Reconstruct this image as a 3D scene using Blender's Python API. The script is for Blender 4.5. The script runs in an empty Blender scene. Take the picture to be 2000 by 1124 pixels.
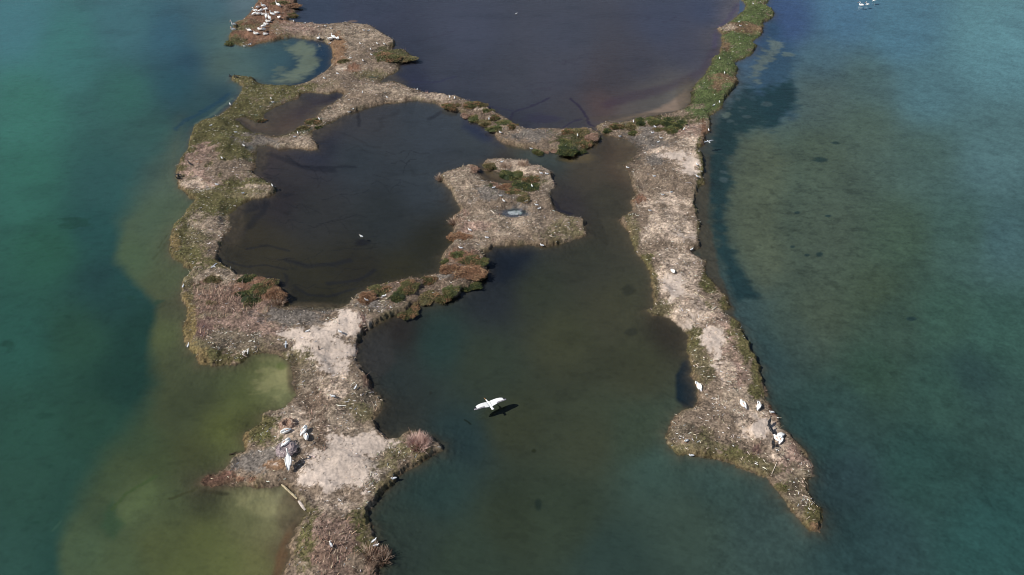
import bpy, bmesh, math, random
import numpy as np
from mathutils import Vector, Matrix
R = math.radians
random.seed(7)
rng = np.random.default_rng(11)

# ---------------------------------------------------------------- camera, light, exposure
H, TH, FPX = 47.0, R(38.0), 1482.0
scene = bpy.context.scene
scene.render.resolution_x, scene.render.resolution_y = 1024, 575
cam_d = bpy.data.cameras.new('camera'); cam = bpy.data.objects.new('camera', cam_d)
scene.collection.objects.link(cam); scene.camera = cam
cam.location = (0, 0, H); cam.rotation_euler = (R(90) - TH, 0, 0)
cam_d.sensor_width = 36; cam_d.lens = 36 * FPX / 2000
cam_d.clip_start = .5; cam_d.clip_end = 9000
SUN_EL, SUN_AZ = R(46), R(200)          # azimuth of the sun seen from above, counter-clockwise from +x
world = bpy.data.worlds.new('World'); scene.world = world; world.use_nodes = True
wn = world.node_tree.nodes; wl = world.node_tree.links
sky = wn.new('ShaderNodeTexSky'); sky.sky_type = 'NISHITA'; sky.sun_disc = False
sky.sun_elevation = SUN_EL; sky.sun_rotation = R(90) - SUN_AZ
wl.new(sky.outputs[0], wn['Background'].inputs[0]); wn['Background'].inputs[1].default_value = .075
sd_ = bpy.data.lights.new('sun', 'SUN'); sd_.energy = 4.0; sd_.angle = R(.5); sd_.color = (1, .955, .89)
sun = bpy.data.objects.new('sun', sd_); scene.collection.objects.link(sun)
sv = Vector((math.cos(SUN_EL) * math.cos(SUN_AZ), math.cos(SUN_EL) * math.sin(SUN_AZ), math.sin(SUN_EL)))
sun.rotation_euler = sv.to_track_quat('Z', 'Y').to_euler()
sun.location = sv * 100
scene.view_settings.view_transform = 'Standard'; scene.view_settings.look = 'None'
scene.view_settings.exposure = 0.15; scene.view_settings.gamma = 1
scene.cycles.filter_width = 1.0; scene.cycles.max_bounces = 6; scene.cycles.transparent_max_bounces = 6

# ---------------------------------------------------------------- helpers
def w2(px, py):
    """image point -> place on the water level (metres)"""
    u = (np.asarray(px, float) - 1000) / FPX; v = (np.asarray(py, float) - 562) / FPX
    t = H / (math.sin(TH) + v * math.cos(TH))
    return u * t, (math.cos(TH) - v * math.sin(TH)) * t
def lin(c):
    c = np.asarray(c, float) / 255
    return np.where(c <= .04045, c / 12.92, ((c + .055) / 1.055) ** 2.4)
_perm = rng.random((256, 256))
def vnoise(x, y):
    xi = np.floor(x).astype(int); yi = np.floor(y).astype(int)
    fx = x - xi; fy = y - yi; fx = fx * fx * (3 - 2 * fx); fy = fy * fy * (3 - 2 * fy)
    a = _perm[xi & 255, yi & 255]; b = _perm[(xi + 1) & 255, yi & 255]
    c = _perm[xi & 255, (yi + 1) & 255]; d = _perm[(xi + 1) & 255, (yi + 1) & 255]
    return (a * (1 - fx) + b * fx) * (1 - fy) + (c * (1 - fx) + d * fx) * fy
def fbm(x, y, o=4, seed=0):
    s = 0; a = .5; t = 0
    for i in range(o):
        s = s + a * vnoise(x * 2 ** i + seed * 17.3 + i * 5.1, y * 2 ** i - seed * 9.7 + i * 3.3); t += a; a *= .5
    return s / t * 2 - 1
def sstep(a, b, x):
    t = np.clip((x - a) / (b - a), 0, 1); return t * t * (3 - 2 * t)
def mat(name, col=None, rough=.8, attr=None, spec=.3):
    m = bpy.data.materials.new(name); m.use_nodes = True
    b = m.node_tree.nodes['Principled BSDF']; b.inputs['Roughness'].default_value = rough
    b.inputs['Specular IOR Level'].default_value = spec
    if col is not None: b.inputs['Base Color'].default_value = (*lin(col), 1)
    if attr:
        a = m.node_tree.nodes.new('ShaderNodeAttribute'); a.attribute_name = attr
        m.node_tree.links.new(a.outputs['Color'], b.inputs['Base Color'])
    return m
def mottled(name, c1, c2, scale, rough=.85, bump=.3):
    m = mat(name, c1, rough); n = m.node_tree.nodes; l = m.node_tree.links; b = n['Principled BSDF']
    tc = n.new('ShaderNodeTexCoord'); ns = n.new('ShaderNodeTexNoise'); ns.inputs['Scale'].default_value = scale
    ns.inputs['Detail'].default_value = 5; cr = n.new('ShaderNodeValToRGB')
    cr.color_ramp.elements[0].position = .35; cr.color_ramp.elements[1].position = .65
    cr.color_ramp.elements[0].color = (*lin(c1), 1); cr.color_ramp.elements[1].color = (*lin(c2), 1)
    l.new(tc.outputs['Object'], ns.inputs['Vector']); l.new(ns.outputs[0], cr.inputs[0]); l.new(cr.outputs[0], b.inputs['Base Color'])
    bp = n.new('ShaderNodeBump'); bp.inputs['Strength'].default_value = bump; bp.inputs['Distance'].default_value = .03
    l.new(ns.outputs[0], bp.inputs['Height']); l.new(bp.outputs[0], b.inputs['Normal'])
    return m
def np_mesh(name, verts, faces, mats, cols=None, smooth=False, fmat=None):
    """verts (N,3), faces (M,k) all the same k"""
    me = bpy.data.meshes.new(name); N = len(verts); M, k = faces.shape
    me.vertices.add(N); me.vertices.foreach_set('co', np.asarray(verts, np.float32).ravel())
    me.loops.add(M * k); me.loops.foreach_set('vertex_index', faces.astype(np.int32).ravel())
    me.polygons.add(M); me.polygons.foreach_set('loop_start', np.arange(0, M * k, k, dtype=np.int32))
    me.polygons.foreach_set('use_smooth', np.full(M, smooth))
    for m in mats: me.materials.append(m)
    if fmat is not None: me.polygons.foreach_set('material_index', fmat.astype(np.int32))
    me.update(calc_edges=True)
    if cols is not None:
        for an, c in cols.items():
            a = me.attributes.new(an, 'FLOAT_COLOR', 'POINT')
            a.data.foreach_set('color', np.concatenate([c, np.ones((N, 1))], 1).astype(np.float32).ravel())
    return me
def add_obj(name, me, parent=None):
    o = bpy.data.objects.new(name, me); scene.collection.objects.link(o)
    if parent: o.parent = parent
    return o
def tag(o, label=None, cat=None, group=None, kind=None):
    for k, v in (('label', label), ('category', cat), ('group', group), ('kind', kind)):
        if v: o[k] = v
    return o

# ---------------------------------------------------------------- outlines of the land (traced, then placed on the ground)
LEFT = [(552,1124),(563,1095),(570,1083),(565,1063),(572,1033),(585,1018),(597,1003),(590,992),(578,974),(562,958),(550,950),(535,951),(520,950),(495,954),(465,952),(440,946),(420,951),(395,951),(389,944),(396,934),(407,929),(430,920),(445,910),(460,890),(480,880),(484,875),(475,862),(476,850),(484,842),(495,838),(512,827),(512,810),(530,800),(550,800),(567,782),(577,772),(573,755),(572,735),(570,712),(555,704),(542,694),(525,690),(510,691),(487,695),(472,711),(457,715),(440,712),(420,715),(400,713),(386,713),(382,692),(368,690),(366,680),(358,662),(359,640),(361,626),(364,610),(366,602),(352,586),(353,574),(358,550),(368,538),(378,528),(362,522),(358,513),(338,510),(333,495),(330,480),(332,464),(338,446),(356,428),(368,410),(378,398),(384,388),(372,388),(362,380),(350,368),(346,356),(343,344),(346,324),(356,310),(366,296),(372,270),(380,248),(394,238),(424,228),(442,216),(458,200),(470,186),(474,172),(466,163),(452,158),(450,150),(470,151),(494,154),(504,162),(530,168),(566,169),(598,162),(616,152),(646,134),(648,112),(650,104),(646,90),(630,82),(600,77),(570,74),(550,76),(530,82),(506,86),(490,92),(470,90),(448,84),(445,74),(452,64),(454,50),(470,42),(486,30),(498,12),(504,0),(508,-60),(585,-60),(580,0),(578,22),(568,34),(560,42),(572,43),(596,45),(630,48),(650,47),(670,47),(700,46),(722,52),(742,64),(754,72),(770,80),(772,90),(760,97),(790,100),(804,110),(800,120),(780,126),(778,130),(782,136),(770,145),(745,156),(742,163),(766,158),(786,164),(800,171),(814,177),(832,182),(860,186),(890,190),(904,197),(940,202),(946,208),(960,216),(972,226),(996,236),(1010,246),(1020,253),(1038,255),(1060,250),(1080,252),(1100,253),(1130,251),(1154,252),(1172,262),(1176,272),(1156,286),(1138,298),(1120,303),(1092,301),(1080,294),(1070,298),(1056,300),(1042,292),(1024,290),(992,284),(972,275),(964,262),(952,254),(950,246),(924,240),(910,228),(898,219),(880,218),(864,210),(850,202),(830,199),(814,195),(792,199),(780,202),(750,204),(730,208),(700,216),(670,226),(654,238),(630,248),(611,257),(611,268),(614,278),(626,286),(624,294),(606,296),(570,290),(546,291),(526,286),(504,286),(500,310),(497,340),(520,354),(532,366),(543,372),(540,378),(528,384),(490,392),(464,404),(448,424),(450,446),(442,460),(434,480),(427,502),(432,514),(448,524),(464,536),(496,542),(520,545),(540,554),(554,570),(558,582),(560,597),(600,599),(640,600),(664,600),(680,594),(692,588),(698,580),(716,566),(734,557),(754,556),(780,549),(810,544),(844,537),(856,534),(856,528),(864,520),(862,502),(876,486),(884,474),(882,460),(888,448),(882,430),(886,420),(900,410),(894,398),(884,384),(880,372),(868,360),(859,350),(864,340),(874,334),(900,330),(916,325),(932,327),(938,338),(946,331),(943,320),(952,314),(990,313),(1024,318),(1036,324),(1056,326),(1070,332),(1082,340),(1080,352),(1086,364),(1078,372),(1077,392),(1086,412),(1106,422),(1132,426),(1147,436),(1142,448),(1151,458),(1136,466),(1110,472),(1090,480),(1068,483),(1040,480),(1020,480),(990,481),(964,482),(958,490),(944,494),(951,510),(950,534),(936,550),(916,565),(904,566),(890,580),(860,590),(834,592),(808,598),(796,608),(772,618),(746,628),(720,644),(706,660),(698,682),(697,700),(705,725),(720,735),(727,755),(750,785),(745,802),(732,818),(740,838),(760,855),(780,855),(795,845),(815,842),(845,855),(865,868),(866,880),(845,888),(828,900),(795,922),(770,943),(745,970),(735,985),(722,998),(720,1018),(732,1033),(738,1055),(747,1073),(750,1098),(742,1113),(741,1124),(745,1250),(800,1500),(300,1500),(520,1250)]
POND = [(516,224),(530,214),(556,202),(580,196),(588,184),(610,181),(642,186),(658,179),(674,184),(658,198),(638,206),(620,224),(604,240),(586,250),(566,260),(542,266),(500,260),(484,252),(476,244),(458,232),(480,230),(500,240),(518,236)]
NOTCH = [(938,335),(948,352),(980,358),(1008,361),(1000,352),(976,342),(956,335)]
RIGHT = [(1444,0),(1456,8),(1454,20),(1434,36),(1418,50),(1398,56),(1408,66),(1410,90),(1405,100),(1404,110),(1392,114),(1388,128),(1374,148),(1356,166),(1348,180),(1350,196),(1340,210),(1320,217),(1284,226),(1250,230),(1220,238),(1180,241),(1163,248),(1176,260),(1194,266),(1208,272),(1226,275),(1242,286),(1245,300),(1232,312),(1215,320),(1228,338),(1234,360),(1242,380),(1233,388),(1232,396),(1238,410),(1218,424),(1208,430),(1216,440),(1226,454),(1234,474),(1242,494),(1258,516),(1270,538),(1272,560),(1275,580),(1274,602),(1265,606),(1272,617),(1292,618),(1312,626),(1330,642),(1342,658),(1340,676),(1340,688),(1347,704),(1348,724),(1349,736),(1358,750),(1360,780),(1356,795),(1336,796),(1322,808),(1306,826),(1300,846),(1300,862),(1310,876),(1324,889),(1342,888),(1366,896),(1400,896),(1426,904),(1450,918),(1480,930),(1495,936),(1512,956),(1536,984),(1556,1008),(1572,1026),(1582,1037),(1600,1038),(1606,1022),(1605,998),(1590,980),(1578,960),(1576,940),(1587,930),(1586,910),(1577,888),(1560,866),(1540,848),(1526,832),(1518,810),(1510,798),(1496,782),(1496,766),(1492,750),(1485,730),(1490,721),(1478,706),(1466,676),(1458,658),(1448,634),(1442,626),(1424,616),(1413,610),(1415,605),(1431,602),(1428,594),(1418,580),(1406,562),(1388,546),(1380,536),(1380,512),(1366,502),(1352,498),(1350,494),(1362,489),(1368,484),(1368,468),(1366,456),(1370,442),(1362,426),(1360,410),(1358,400),(1362,382),(1365,368),(1377,360),(1374,346),(1376,320),(1372,300),(1364,292),(1374,284),(1377,266),(1388,258),(1390,242),(1387,228),(1394,222),(1412,212),(1412,200),(1428,180),(1444,160),(1437,148),(1443,138),(1434,123),(1448,118),(1468,108),(1480,90),(1470,83),(1478,75),(1490,66),(1491,45),(1500,42),(1514,30),(1508,18),(1494,11),(1502,4),(1506,-60),(1436,-60)]
# ---------------------------------------------------------------- sample grid over the whole lake (dense where the islets are)
gx = np.concatenate([[-30000,-9000,-4000,-2000,-1000,-500,-250,-120], np.arange(-60, 2061, 1.5), [2120,2250,2500,3000,4000,7000,12000,30000]])
gy = np.concatenate([[-582,-560,-500,-400,-300,-200,-140,-90,-70], np.arange(-50, 1170, 1.5), [1180,1200,1240,1300,1400,1600,2000,2600,3600,6000]])
PX, PY = np.meshgrid(gx, gy); WX, WY = w2(PX, PY); NY, NX = PX.shape
cx = np.arange(-66, 2070, 3.0); cy = np.arange(-60, 1185, 3.0)
CX, CY = np.meshgrid(cx, cy); CWX, CWY = w2(CX, CY)
def sdf(polys):
    """signed distance in metres (positive inside), polys = [(points, add?)]"""
    x = CWX.ravel(); y = CWY.ravel(); dmin = np.full(x.shape, 1e18); ins = np.zeros(x.shape, bool)
    for p, add in polys:
        p = np.array(p, float); a, b = w2(p[:, 0], p[:, 1]); inside = np.zeros(x.shape, bool)
        for i in range(len(a)):
            x0, y0, x1, y1 = a[i - 1], b[i - 1], a[i], b[i]; dx, dy = x1 - x0, y1 - y0; L = dx * dx + dy * dy + 1e-12
            t = np.clip(((x - x0) * dx + (y - y0) * dy) / L, 0, 1)
            dmin = np.minimum(dmin, (x - x0 - t * dx) ** 2 + (y - y0 - t * dy) ** 2)
            if y0 != y1:
                c = (y0 > y) != (y1 > y); inside ^= c & (x < x0 + (y - y0) / dy * dx)
        ins = (ins | inside) if add else (ins & ~inside)
    d = np.sqrt(dmin); return np.where(ins, d, -d).reshape(CX.shape)
def up(A):
    """coarse grid -> full grid, bilinear"""
    fx = np.clip((PX - cx[0]) / 3.0, 0, len(cx) - 1.001); fy = np.clip((PY - cy[0]) / 3.0, 0, len(cy) - 1.001)
    i = fx.astype(int); j = fy.astype(int); fx = fx - i; fy = fy - j
    if A.ndim == 3: fx = fx[..., None]; fy = fy[..., None]
    return (A[j, i] * (1 - fx) + A[j, i + 1] * fx) * (1 - fy) + (A[j + 1, i] * (1 - fx) + A[j + 1, i + 1] * fx) * fy
SD = up(sdf([(LEFT, 1), (POND, 0), (NOTCH, 0), (RIGHT, 1)]))
SD = SD + .26 * fbm(WX * 1.0, WY * 1.0, 4, 1) + .15 * fbm(WX * 4, WY * 4, 3, 2)
out = (PX < -66) | (PX > 2066)
SD = np.where(out, np.minimum(SD, -5), SD)
def sub(x0, y0, x1, y1):
    return (slice(max(0, np.searchsorted(gy, y0)), np.searchsorted(gy, y1)), slice(max(0, np.searchsorted(gx, x0)), np.searchsorted(gx, x1)))

# ---------------------------------------------------------------- colours of the lake bed under the shallow water
BASEP = [(30,40,75,130,140),(125,90,68,125,125),(50,200,65,125,115),(250,40,72,120,130),(330,60,62,105,125),(370,110,48,85,108),(345,160,50,92,105),(420,10,72,110,125),(470,5,90,110,120),(250,180,60,110,105),(300,250,60,100,98),(410,80,72,105,112),(440,60,85,112,112),(430,115,88,112,106),(435,185,42,74,90),(400,200,55,88,95),(380,225,50,80,88),
 (50,350,58,115,103),(200,350,52,95,95),(180,440,45,88,88),(100,480,50,100,85),(200,530,42,78,80),(225,560,42,80,78),(30,650,48,97,87),(150,650,48,88,74),(270,650,36,70,65),(240,730,36,70,64),(50,830,48,90,78),(180,820,45,82,70),(50,950,50,90,78),(110,980,46,84,74),(30,1080,52,92,82),(90,1080,44,82,74),
 (480,140,85,110,108),(530,112,58,88,100),(510,95,70,95,100),(620,105,40,62,88),(640,120,36,58,78),(600,150,42,66,82),
 (1650,30,78,118,145),(1750,60,82,125,145),(1950,80,95,140,150),(1540,40,65,90,132),(1600,110,76,110,128),(1600,180,78,102,108),(1700,150,80,110,114),(1900,450,70,100,94),(1850,620,62,94,84),(1850,750,56,88,80),(1800,180,82,120,130),(1700,240,78,103,98),(1600,300,78,96,84),(1800,300,78,106,102),(1950,300,85,120,125),(1600,450,72,87,76),(1750,450,70,94,80),(1950,450,72,105,110),(1450,600,60,84,88),(1600,600,70,84,68),(1700,560,68,86,70),(1750,620,64,88,78),(1950,650,62,98,90),(1500,680,58,82,84),(1550,640,62,82,78),(1700,720,58,86,74),(1900,720,52,80,80),(1600,850,50,80,80),(1650,780,55,83,80),(1800,900,50,84,80),(1950,1050,48,86,84),(1500,1000,60,80,78),(1350,1000,62,80,72),(1400,940,60,82,78),(1200,1080,50,68,64),(1700,1050,50,78,80),(1650,930,50,74,78),
 (780,640,46,44,44),(730,700,56,58,60),(760,720,48,58,58),(850,660,44,64,62),(950,700,53,63,54),(1100,650,64,68,53),(1200,600,64,66,54),(1250,700,64,68,54),(1310,640,50,48,44),(760,820,50,54,52),(900,850,42,60,62),(850,940,46,66,64),(800,1050,54,68,62),(1000,820,58,64,50),(1150,850,62,69,55),(1250,850,58,70,58),(1280,900,60,82,76),(1000,1000,52,62,50),(900,1080,54,68,58),(1100,1000,56,68,56),(1000,500,36,44,54),(960,570,42,48,54),(1050,560,55,61,52),(1150,500,57,60,54),(1180,380,64,64,58),(1200,440,60,60,54),(1220,320,74,64,58),(1060,310,66,76,76),(1150,330,72,68,62),(1110,400,58,56,60),
 (560,330,60,60,64),(700,300,56,64,72),(850,250,60,68,78),(700,230,66,68,74),(600,400,52,55,58),(750,420,48,54,58),(700,520,48,48,44),(600,540,54,54,47),(520,490,60,58,50),(480,460,60,57,50),(850,480,44,46,42),(640,580,50,50,42),(780,540,52,52,42),(820,350,56,64,72),(510,320,66,61,66),(550,380,50,48,54),(930,290,60,68,76),(600,280,42,50,68),
 (600,205,54,48,62),(560,245,84,70,66),(475,238,78,56,52),(640,195,48,46,58),(970,350,66,52,40),(500,255,90,78,72)]
TOPP = [(620,15,68,78,105),(700,20,72,75,100),(900,50,80,80,102),(1100,60,82,80,98),(1300,40,76,78,104),(1380,20,72,78,110),(850,130,76,76,92),(1000,180,78,76,88),(1100,130,82,78,92),(1250,120,80,74,88),(1340,80,82,78,98),(1200,150,82,72,80),(1180,200,104,74,72),(1270,190,106,92,86),(1320,190,120,104,94),(1230,215,110,92,86),(1000,232,66,64,80),(1120,225,78,72,80),(820,148,56,58,84),(760,90,70,70,92),(900,180,72,72,88),(1390,70,92,82,92),(1430,30,110,96,105)]
SHELFP = [(345,280,84,100,88),(300,340,78,102,90),(290,420,80,105,84),(340,450,84,100,78),(260,500,80,106,78),(320,540,84,98,70),(340,490,82,94,72),(340,600,78,84,64),(320,650,88,102,64),(340,690,74,84,60),(390,750,70,80,58),(440,740,82,94,62),(350,800,72,84,58),(460,770,100,112,62),(520,730,112,120,72),(550,740,130,136,90),(480,820,78,84,50),(430,830,94,104,54),(260,850,64,88,62),(300,900,72,88,56),(380,880,76,84,52),(210,930,70,92,62),(340,960,80,96,62),(400,970,60,66,48),(370,945,70,72,54),(240,985,92,110,72),(270,950,86,104,66),(205,1000,60,84,62),(160,1060,80,106,74),(230,1080,84,104,68),(300,1060,90,102,60),(400,1040,96,106,58),(360,1110,96,108,60),(440,1090,104,114,62),(480,1000,110,116,72),(500,970,140,142,98),(540,975,152,148,110),(530,1030,130,132,84),(500,1090,118,122,70),(545,1070,92,78,58),(560,1030,110,96,76)]
def tone(P, f):
    o = []
    for p in P:
        c = np.array(p[2:], float); sat, val = f(p); g = c.mean(); o.append((p[0], p[1], *((g + (c - g) * sat) * val)))
    return o
BASEP = tone(BASEP, lambda p: (.88, .93) if p[0] < 460 else ((.88, .97) if p[0] > 1500 else (.95, 1.0)))
SHELFP = tone(SHELFP, lambda p: (.76, .92 if p[0] < 460 else .88)); TOPP = [(a, b, c * .90, d * .97, e * 1.01) for (a, b, c, d, e) in tone(TOPP, lambda p: (.62, .95))]
def idw(P, x, y, s=34.0, p=2.0):
    P = np.array(P, float); L = lin(P[:, 2:]); num = np.zeros(x.shape + (3,)); den = np.zeros(x.shape)
    for k in range(len(P)):
        w = 1 / ((x - P[k, 0]) ** 2 + (y - P[k, 1]) ** 2 + s * s) ** p
        num += w[..., None] * L[k]; den += w
    return num / den[..., None]
def pdist(poly, x, y):
    """signed distance in image units, positive inside"""
    p = np.array(poly, float); d = np.full(x.shape, 1e18); ins = np.zeros(x.shape, bool)
    for i in range(len(p)):
        x0, y0 = p[i - 1]; x1, y1 = p[i]; dx, dy = x1 - x0, y1 - y0
        t = np.clip(((x - x0) * dx + (y - y0) * dy) / (dx * dx + dy * dy + 1e-9), 0, 1)
        d = np.minimum(d, (x - x0 - t * dx) ** 2 + (y - y0 - t * dy) ** 2)
        if y0 != y1: ins ^= ((y0 > y) != (y1 > y)) & (x < x0 + (y - y0) / dy * dx)
    d = np.sqrt(d); return np.where(ins, d, -d)
TOPPOLY = [(575,-300),(578,20),(562,40),(620,60),(740,110),(760,165),(820,187),(960,225),(1040,265),(1150,262),(1178,256),(1300,250),(1385,160),(1440,60),(1470,-300)]
SHELF = [(352,235),(290,320),(228,420),(216,500),(262,545),(300,590),(290,650),(298,740),(262,800),(190,880),(150,960),(108,1050),(112,1300),(600,1600),(640,700),(420,650),(390,500),(400,400),(370,330)]
def col_layer(C, a, col): return C * (1 - a[..., None]) + col * a[..., None]
bed = idw(BASEP, CX, CY)
bed = col_layer(bed, (pdist(TOPPOLY, CX, CY) > 0).astype(float), idw(TOPP, CX, CY, 30))
BED = up(bed)
wxn = 10 * fbm(WX * .35, WY * .35, 4, 5); wyn = 6 * fbm(WX * .35, WY * .35, 4, 6)
WPX, WPY = PX + wxn, PY + wyn
fin = 5 * fbm(WX * .8, WY * 1.5, 4, 7); 
shd = pdist(SHELF, CX, CY)
BED = col_layer(BED, sstep(0, 1, (up(shd) + wxn * 1.0) / np.interp(PY, [200, 380, 450, 600, 700, 850, 950, 1040], [90, 80, 32, 26, 44, 70, 70, 34]) + .4), up(idw(SHELFP, CX, CY)))
def poly_layer(poly, col, soft, op=1.0, warp=1.0):
    global BED
    p = np.array(poly); m = soft + 30; s = sub(p[:, 0].min() - m, p[:, 1].min() - m, p[:, 0].max() + m, p[:, 1].max() + m)
    d = pdist(poly, PX[s], PY[s]) + warp * (wxn[s] * .5 + fin[s]); BED[s] = col_layer(BED[s], op * sstep(-soft, soft, d), lin(col))
def blob_layer(x, y, rx, ry, col, op=1.0, warp=.08):
    global BED
    s = sub(x - 2 * rx, y - 2 * ry, x + 2 * rx, y + 2 * ry)
    d = np.sqrt(((PX[s] - x) / rx) ** 2 + ((PY[s] - y) / ry) ** 2) + warp * fin[s]
    BED[s] = col_layer(BED[s], op * (1 - sstep(.5, 1.25, d)), lin(col))
def stroke(pts, width, col, op=.7):
    global BED
    p = np.array(pts, float); m = width * 4 + 12; s = sub(p[:, 0].min() - m, p[:, 1].min() - m, p[:, 0].max() + m, p[:, 1].max() + m)
    x = PX[s] + fin[s] * .8 + wxn[s] * .3; y = PY[s] + fin[s] * .4 + wyn[s] * .3; d = np.full(x.shape, 1e18)
    for i in range(1, len(p)):
        x0, y0 = p[i - 1]; dx, dy = p[i] - p[i - 1]
        t = np.clip(((x - x0) * dx + (y - y0) * dy) / (dx * dx + dy * dy), 0, 1)
        d = np.minimum(d, (x - x0 - t * dx) ** 2 + ((y - y0 - t * dy) * 1.6) ** 2)
    BED[s] = col_layer(BED[s], op * (1 - sstep(width * .3, width * 1.5, np.sqrt(d))), lin(col))
# open lake on the right: algae field, dark channel, pale weed
poly_layer([(1560,135),(1660,130),(1760,250),(1740,420),(1680,540),(1620,680),(1500,600),(1462,540),(1430,450),(1428,350),(1445,262),(1520,240),(1550,200)], (82,96,86), 95, .55)
poly_layer([(1430,450),(1428,350),(1445,262),(1500,245),(1540,300),(1520,420),(1540,520),(1500,560),(1462,540)], (94,102,84), 30, .55)
poly_layer([(1500,20),(1530,60),(1560,100),(1550,140),(1550,220),(1500,240),(1470,180),(1480,110)], (52,78,100), 18, .75, 2)
poly_layer([(1530,150),(1552,150),(1556,190),(1518,238),(1470,245),(1440,262),(1424,310),(1428,360),(1418,420),(1438,500),(1480,575),(1440,590),(1408,500),(1392,430),(1384,330),(1388,260),(1420,210),(1450,170),(1490,180)], (38,62,68), 11, .88, 2.6)
poly_layer([(1360,400),(1385,300),(1384,420),(1395,480),(1412,540),(1436,610),(1430,640),(1400,600),(1370,510)], (78,76,68), 5, .85)
poly_layer([(1505,70),(1530,72),(1530,95),(1507,112),(1492,130),(1480,152),(1462,142),(1474,118),(1494,100)], (106,118,112), 7, .7, 2.4)
for a in [(1540,100,14,5),(1420,222,8,4)]: blob_layer(*a, (104,118,112), .6, .22)
for a in [(1452,205,8,3),(1461,221,7,3),(1428,230,9,3),(1437,237,7,3),(1447,211,5,2),(1425,210,5,2),(1414,228,6,2),(1414,330,9,4),(1432,310,8,3),(1480,140,6,2),(1500,196,12,5),(1474,152,5,2),(1415,345,9,5),(1442,190,6,2),(1405,205,6,4)]: blob_layer(*a, (86,102,106), .42, .22)
for a in [(1605,303,15,6),(1603,487,8,4),(1580,488,6,3),(1785,612,11,4),(1620,412,7,3),(1550,473,6,3),(1560,406,6,3),(1635,270,9,3)]: blob_layer(*a, (38,58,62), .8, .1)
for a in [(88,800,20,7),(10,660,14,12),(250,573,11,5),(305,585,10,5),(184,748,6,6),(130,610,10,5),(60,1010,16,6),(140,425,30,10),(90,900,16,7)]: blob_layer(*a, (36,66,58), .5, .22)
# left shelf
poly_layer([(222,995),(240,965),(290,935),(296,950),(280,985),(250,1010),(232,1008)], (92,108,74), 16, .45, 2.5)
poly_layer([(190,1020),(215,960),(222,1000),(236,1014),(215,1040)], (56,80,60), 9, .7)
stroke([(215,985),(240,955),(300,920)], 5, (66,84,54), .7); stroke([(395,958),(440,962)], 6, (46,50,38), .8); stroke([(330,968),(390,950)], 4, (58,62,44), .7)
stroke([(96,1026),(112,1008)], 3, (70,100,84), .3); stroke([(300,500),(330,470)], 3, (66,76,58), .6); stroke([(310,480),(330,455)], 2, (66,76,58), .6)
stroke([(446,180),(400,208),(360,228),(342,245)], 6, (40,68,88), .6)
stroke([(380,240),(420,215),(452,190)], 5, (92,108,100), .5)
poly_layer([(574,1016),(582,1025),(568,1050),(562,1068),(564,1090),(548,1130),(530,1130),(540,1080),(556,1040)], (96,74,56), 7, .8, .3)
for a in [(520,985,52,26),(538,735,44,30),(555,722,18,18)]: blob_layer(*a, (140,138,102), .5, .16)
blob_layer(548, 712, 14, 7, (86,100,58), .7)
stroke([(462,882),(450,887)], 2.5, (34,28,22), .9)
# the small bay at the top left
poly_layer([(555,85),(585,78),(612,88),(620,112),(605,135),(580,152),(548,160),(520,156),(552,142),(578,125),(582,108),(565,95)], (108,120,108), 8, .85, 2.2)
for a in [(600,98,18,8),(610,115,14,10),(595,136,16,7),(560,152,24,6),(545,130,12,8)]: blob_layer(*a, (104,114,102), .4, .25)
# central bay
poly_layer([(1346,698),(1352,735),(1362,755),(1362,782),(1356,797),(1336,796),(1322,775),(1322,730),(1332,705)], (20,36,48), 5, .95, .5)
poly_layer([(962,488),(1020,486),(1040,492),(1010,520),(985,545),(955,555)], (30,38,50), 12, .7)
poly_layer([(704,668),(722,652),(760,640),(770,700),(740,740),(720,725),(704,700)], (62,62,62), 9, .6)
blob_layer(1052, 975, 8, 12, (36,48,44), .8); stroke([(908,812),(915,816),(919,820)], 2, (26,34,26), .9); blob_layer(1043,870,5,4,(40,46,34),.8)
for a in [(840,758,4,4),(1320,640,16,12),(1235,640,14,9),(1230,560,14,12),(1140,455,12,6)]: blob_layer(*a, (40,44,42), .55, .1)
stroke([(1084,395),(1092,410),(1115,416)], 6, (34,38,56), .8)
blob_layer(1130, 303, 34, 12, (98,88,68), .7)
stroke([(1178,262),(1166,250),(1152,238),(1146,220),(1132,200),(1114,184)], 3.2, (48,46,66), .8)
# top lagoon
stroke([(999,238),(997,224),(1006,213),(1035,200),(1070,184)], 3, (50,50,70), .75)
stroke([(1098,250),(1108,238),(1120,230),(1135,226)], 3.5, (52,50,70), .7); stroke([(930,200),(960,206),(1000,210)], 2.5, (56,58,80), .6)
stroke([(800,155),(860,152),(890,142)], 3, (54,58,80), .6); blob_layer(1060,225,40,12,(56,56,76),.6)
poly_layer([(1330,215),(1345,200),(1352,180),(1340,172),(1310,195),(1270,212),(1220,226),(1190,236),(1250,228)], (138,122,110), 5, .8, .5)
stroke([(1398,100),(1378,135),(1340,152),(1290,168),(1230,182),(1190,196)], 15, (64,54,72), .45); stroke([(1440,8),(1425,32),(1400,60),(1396,90)], 6, (74,68,96), .5)
blob_layer(688, 37, 10, 3, (120,104,96), .8)
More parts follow.
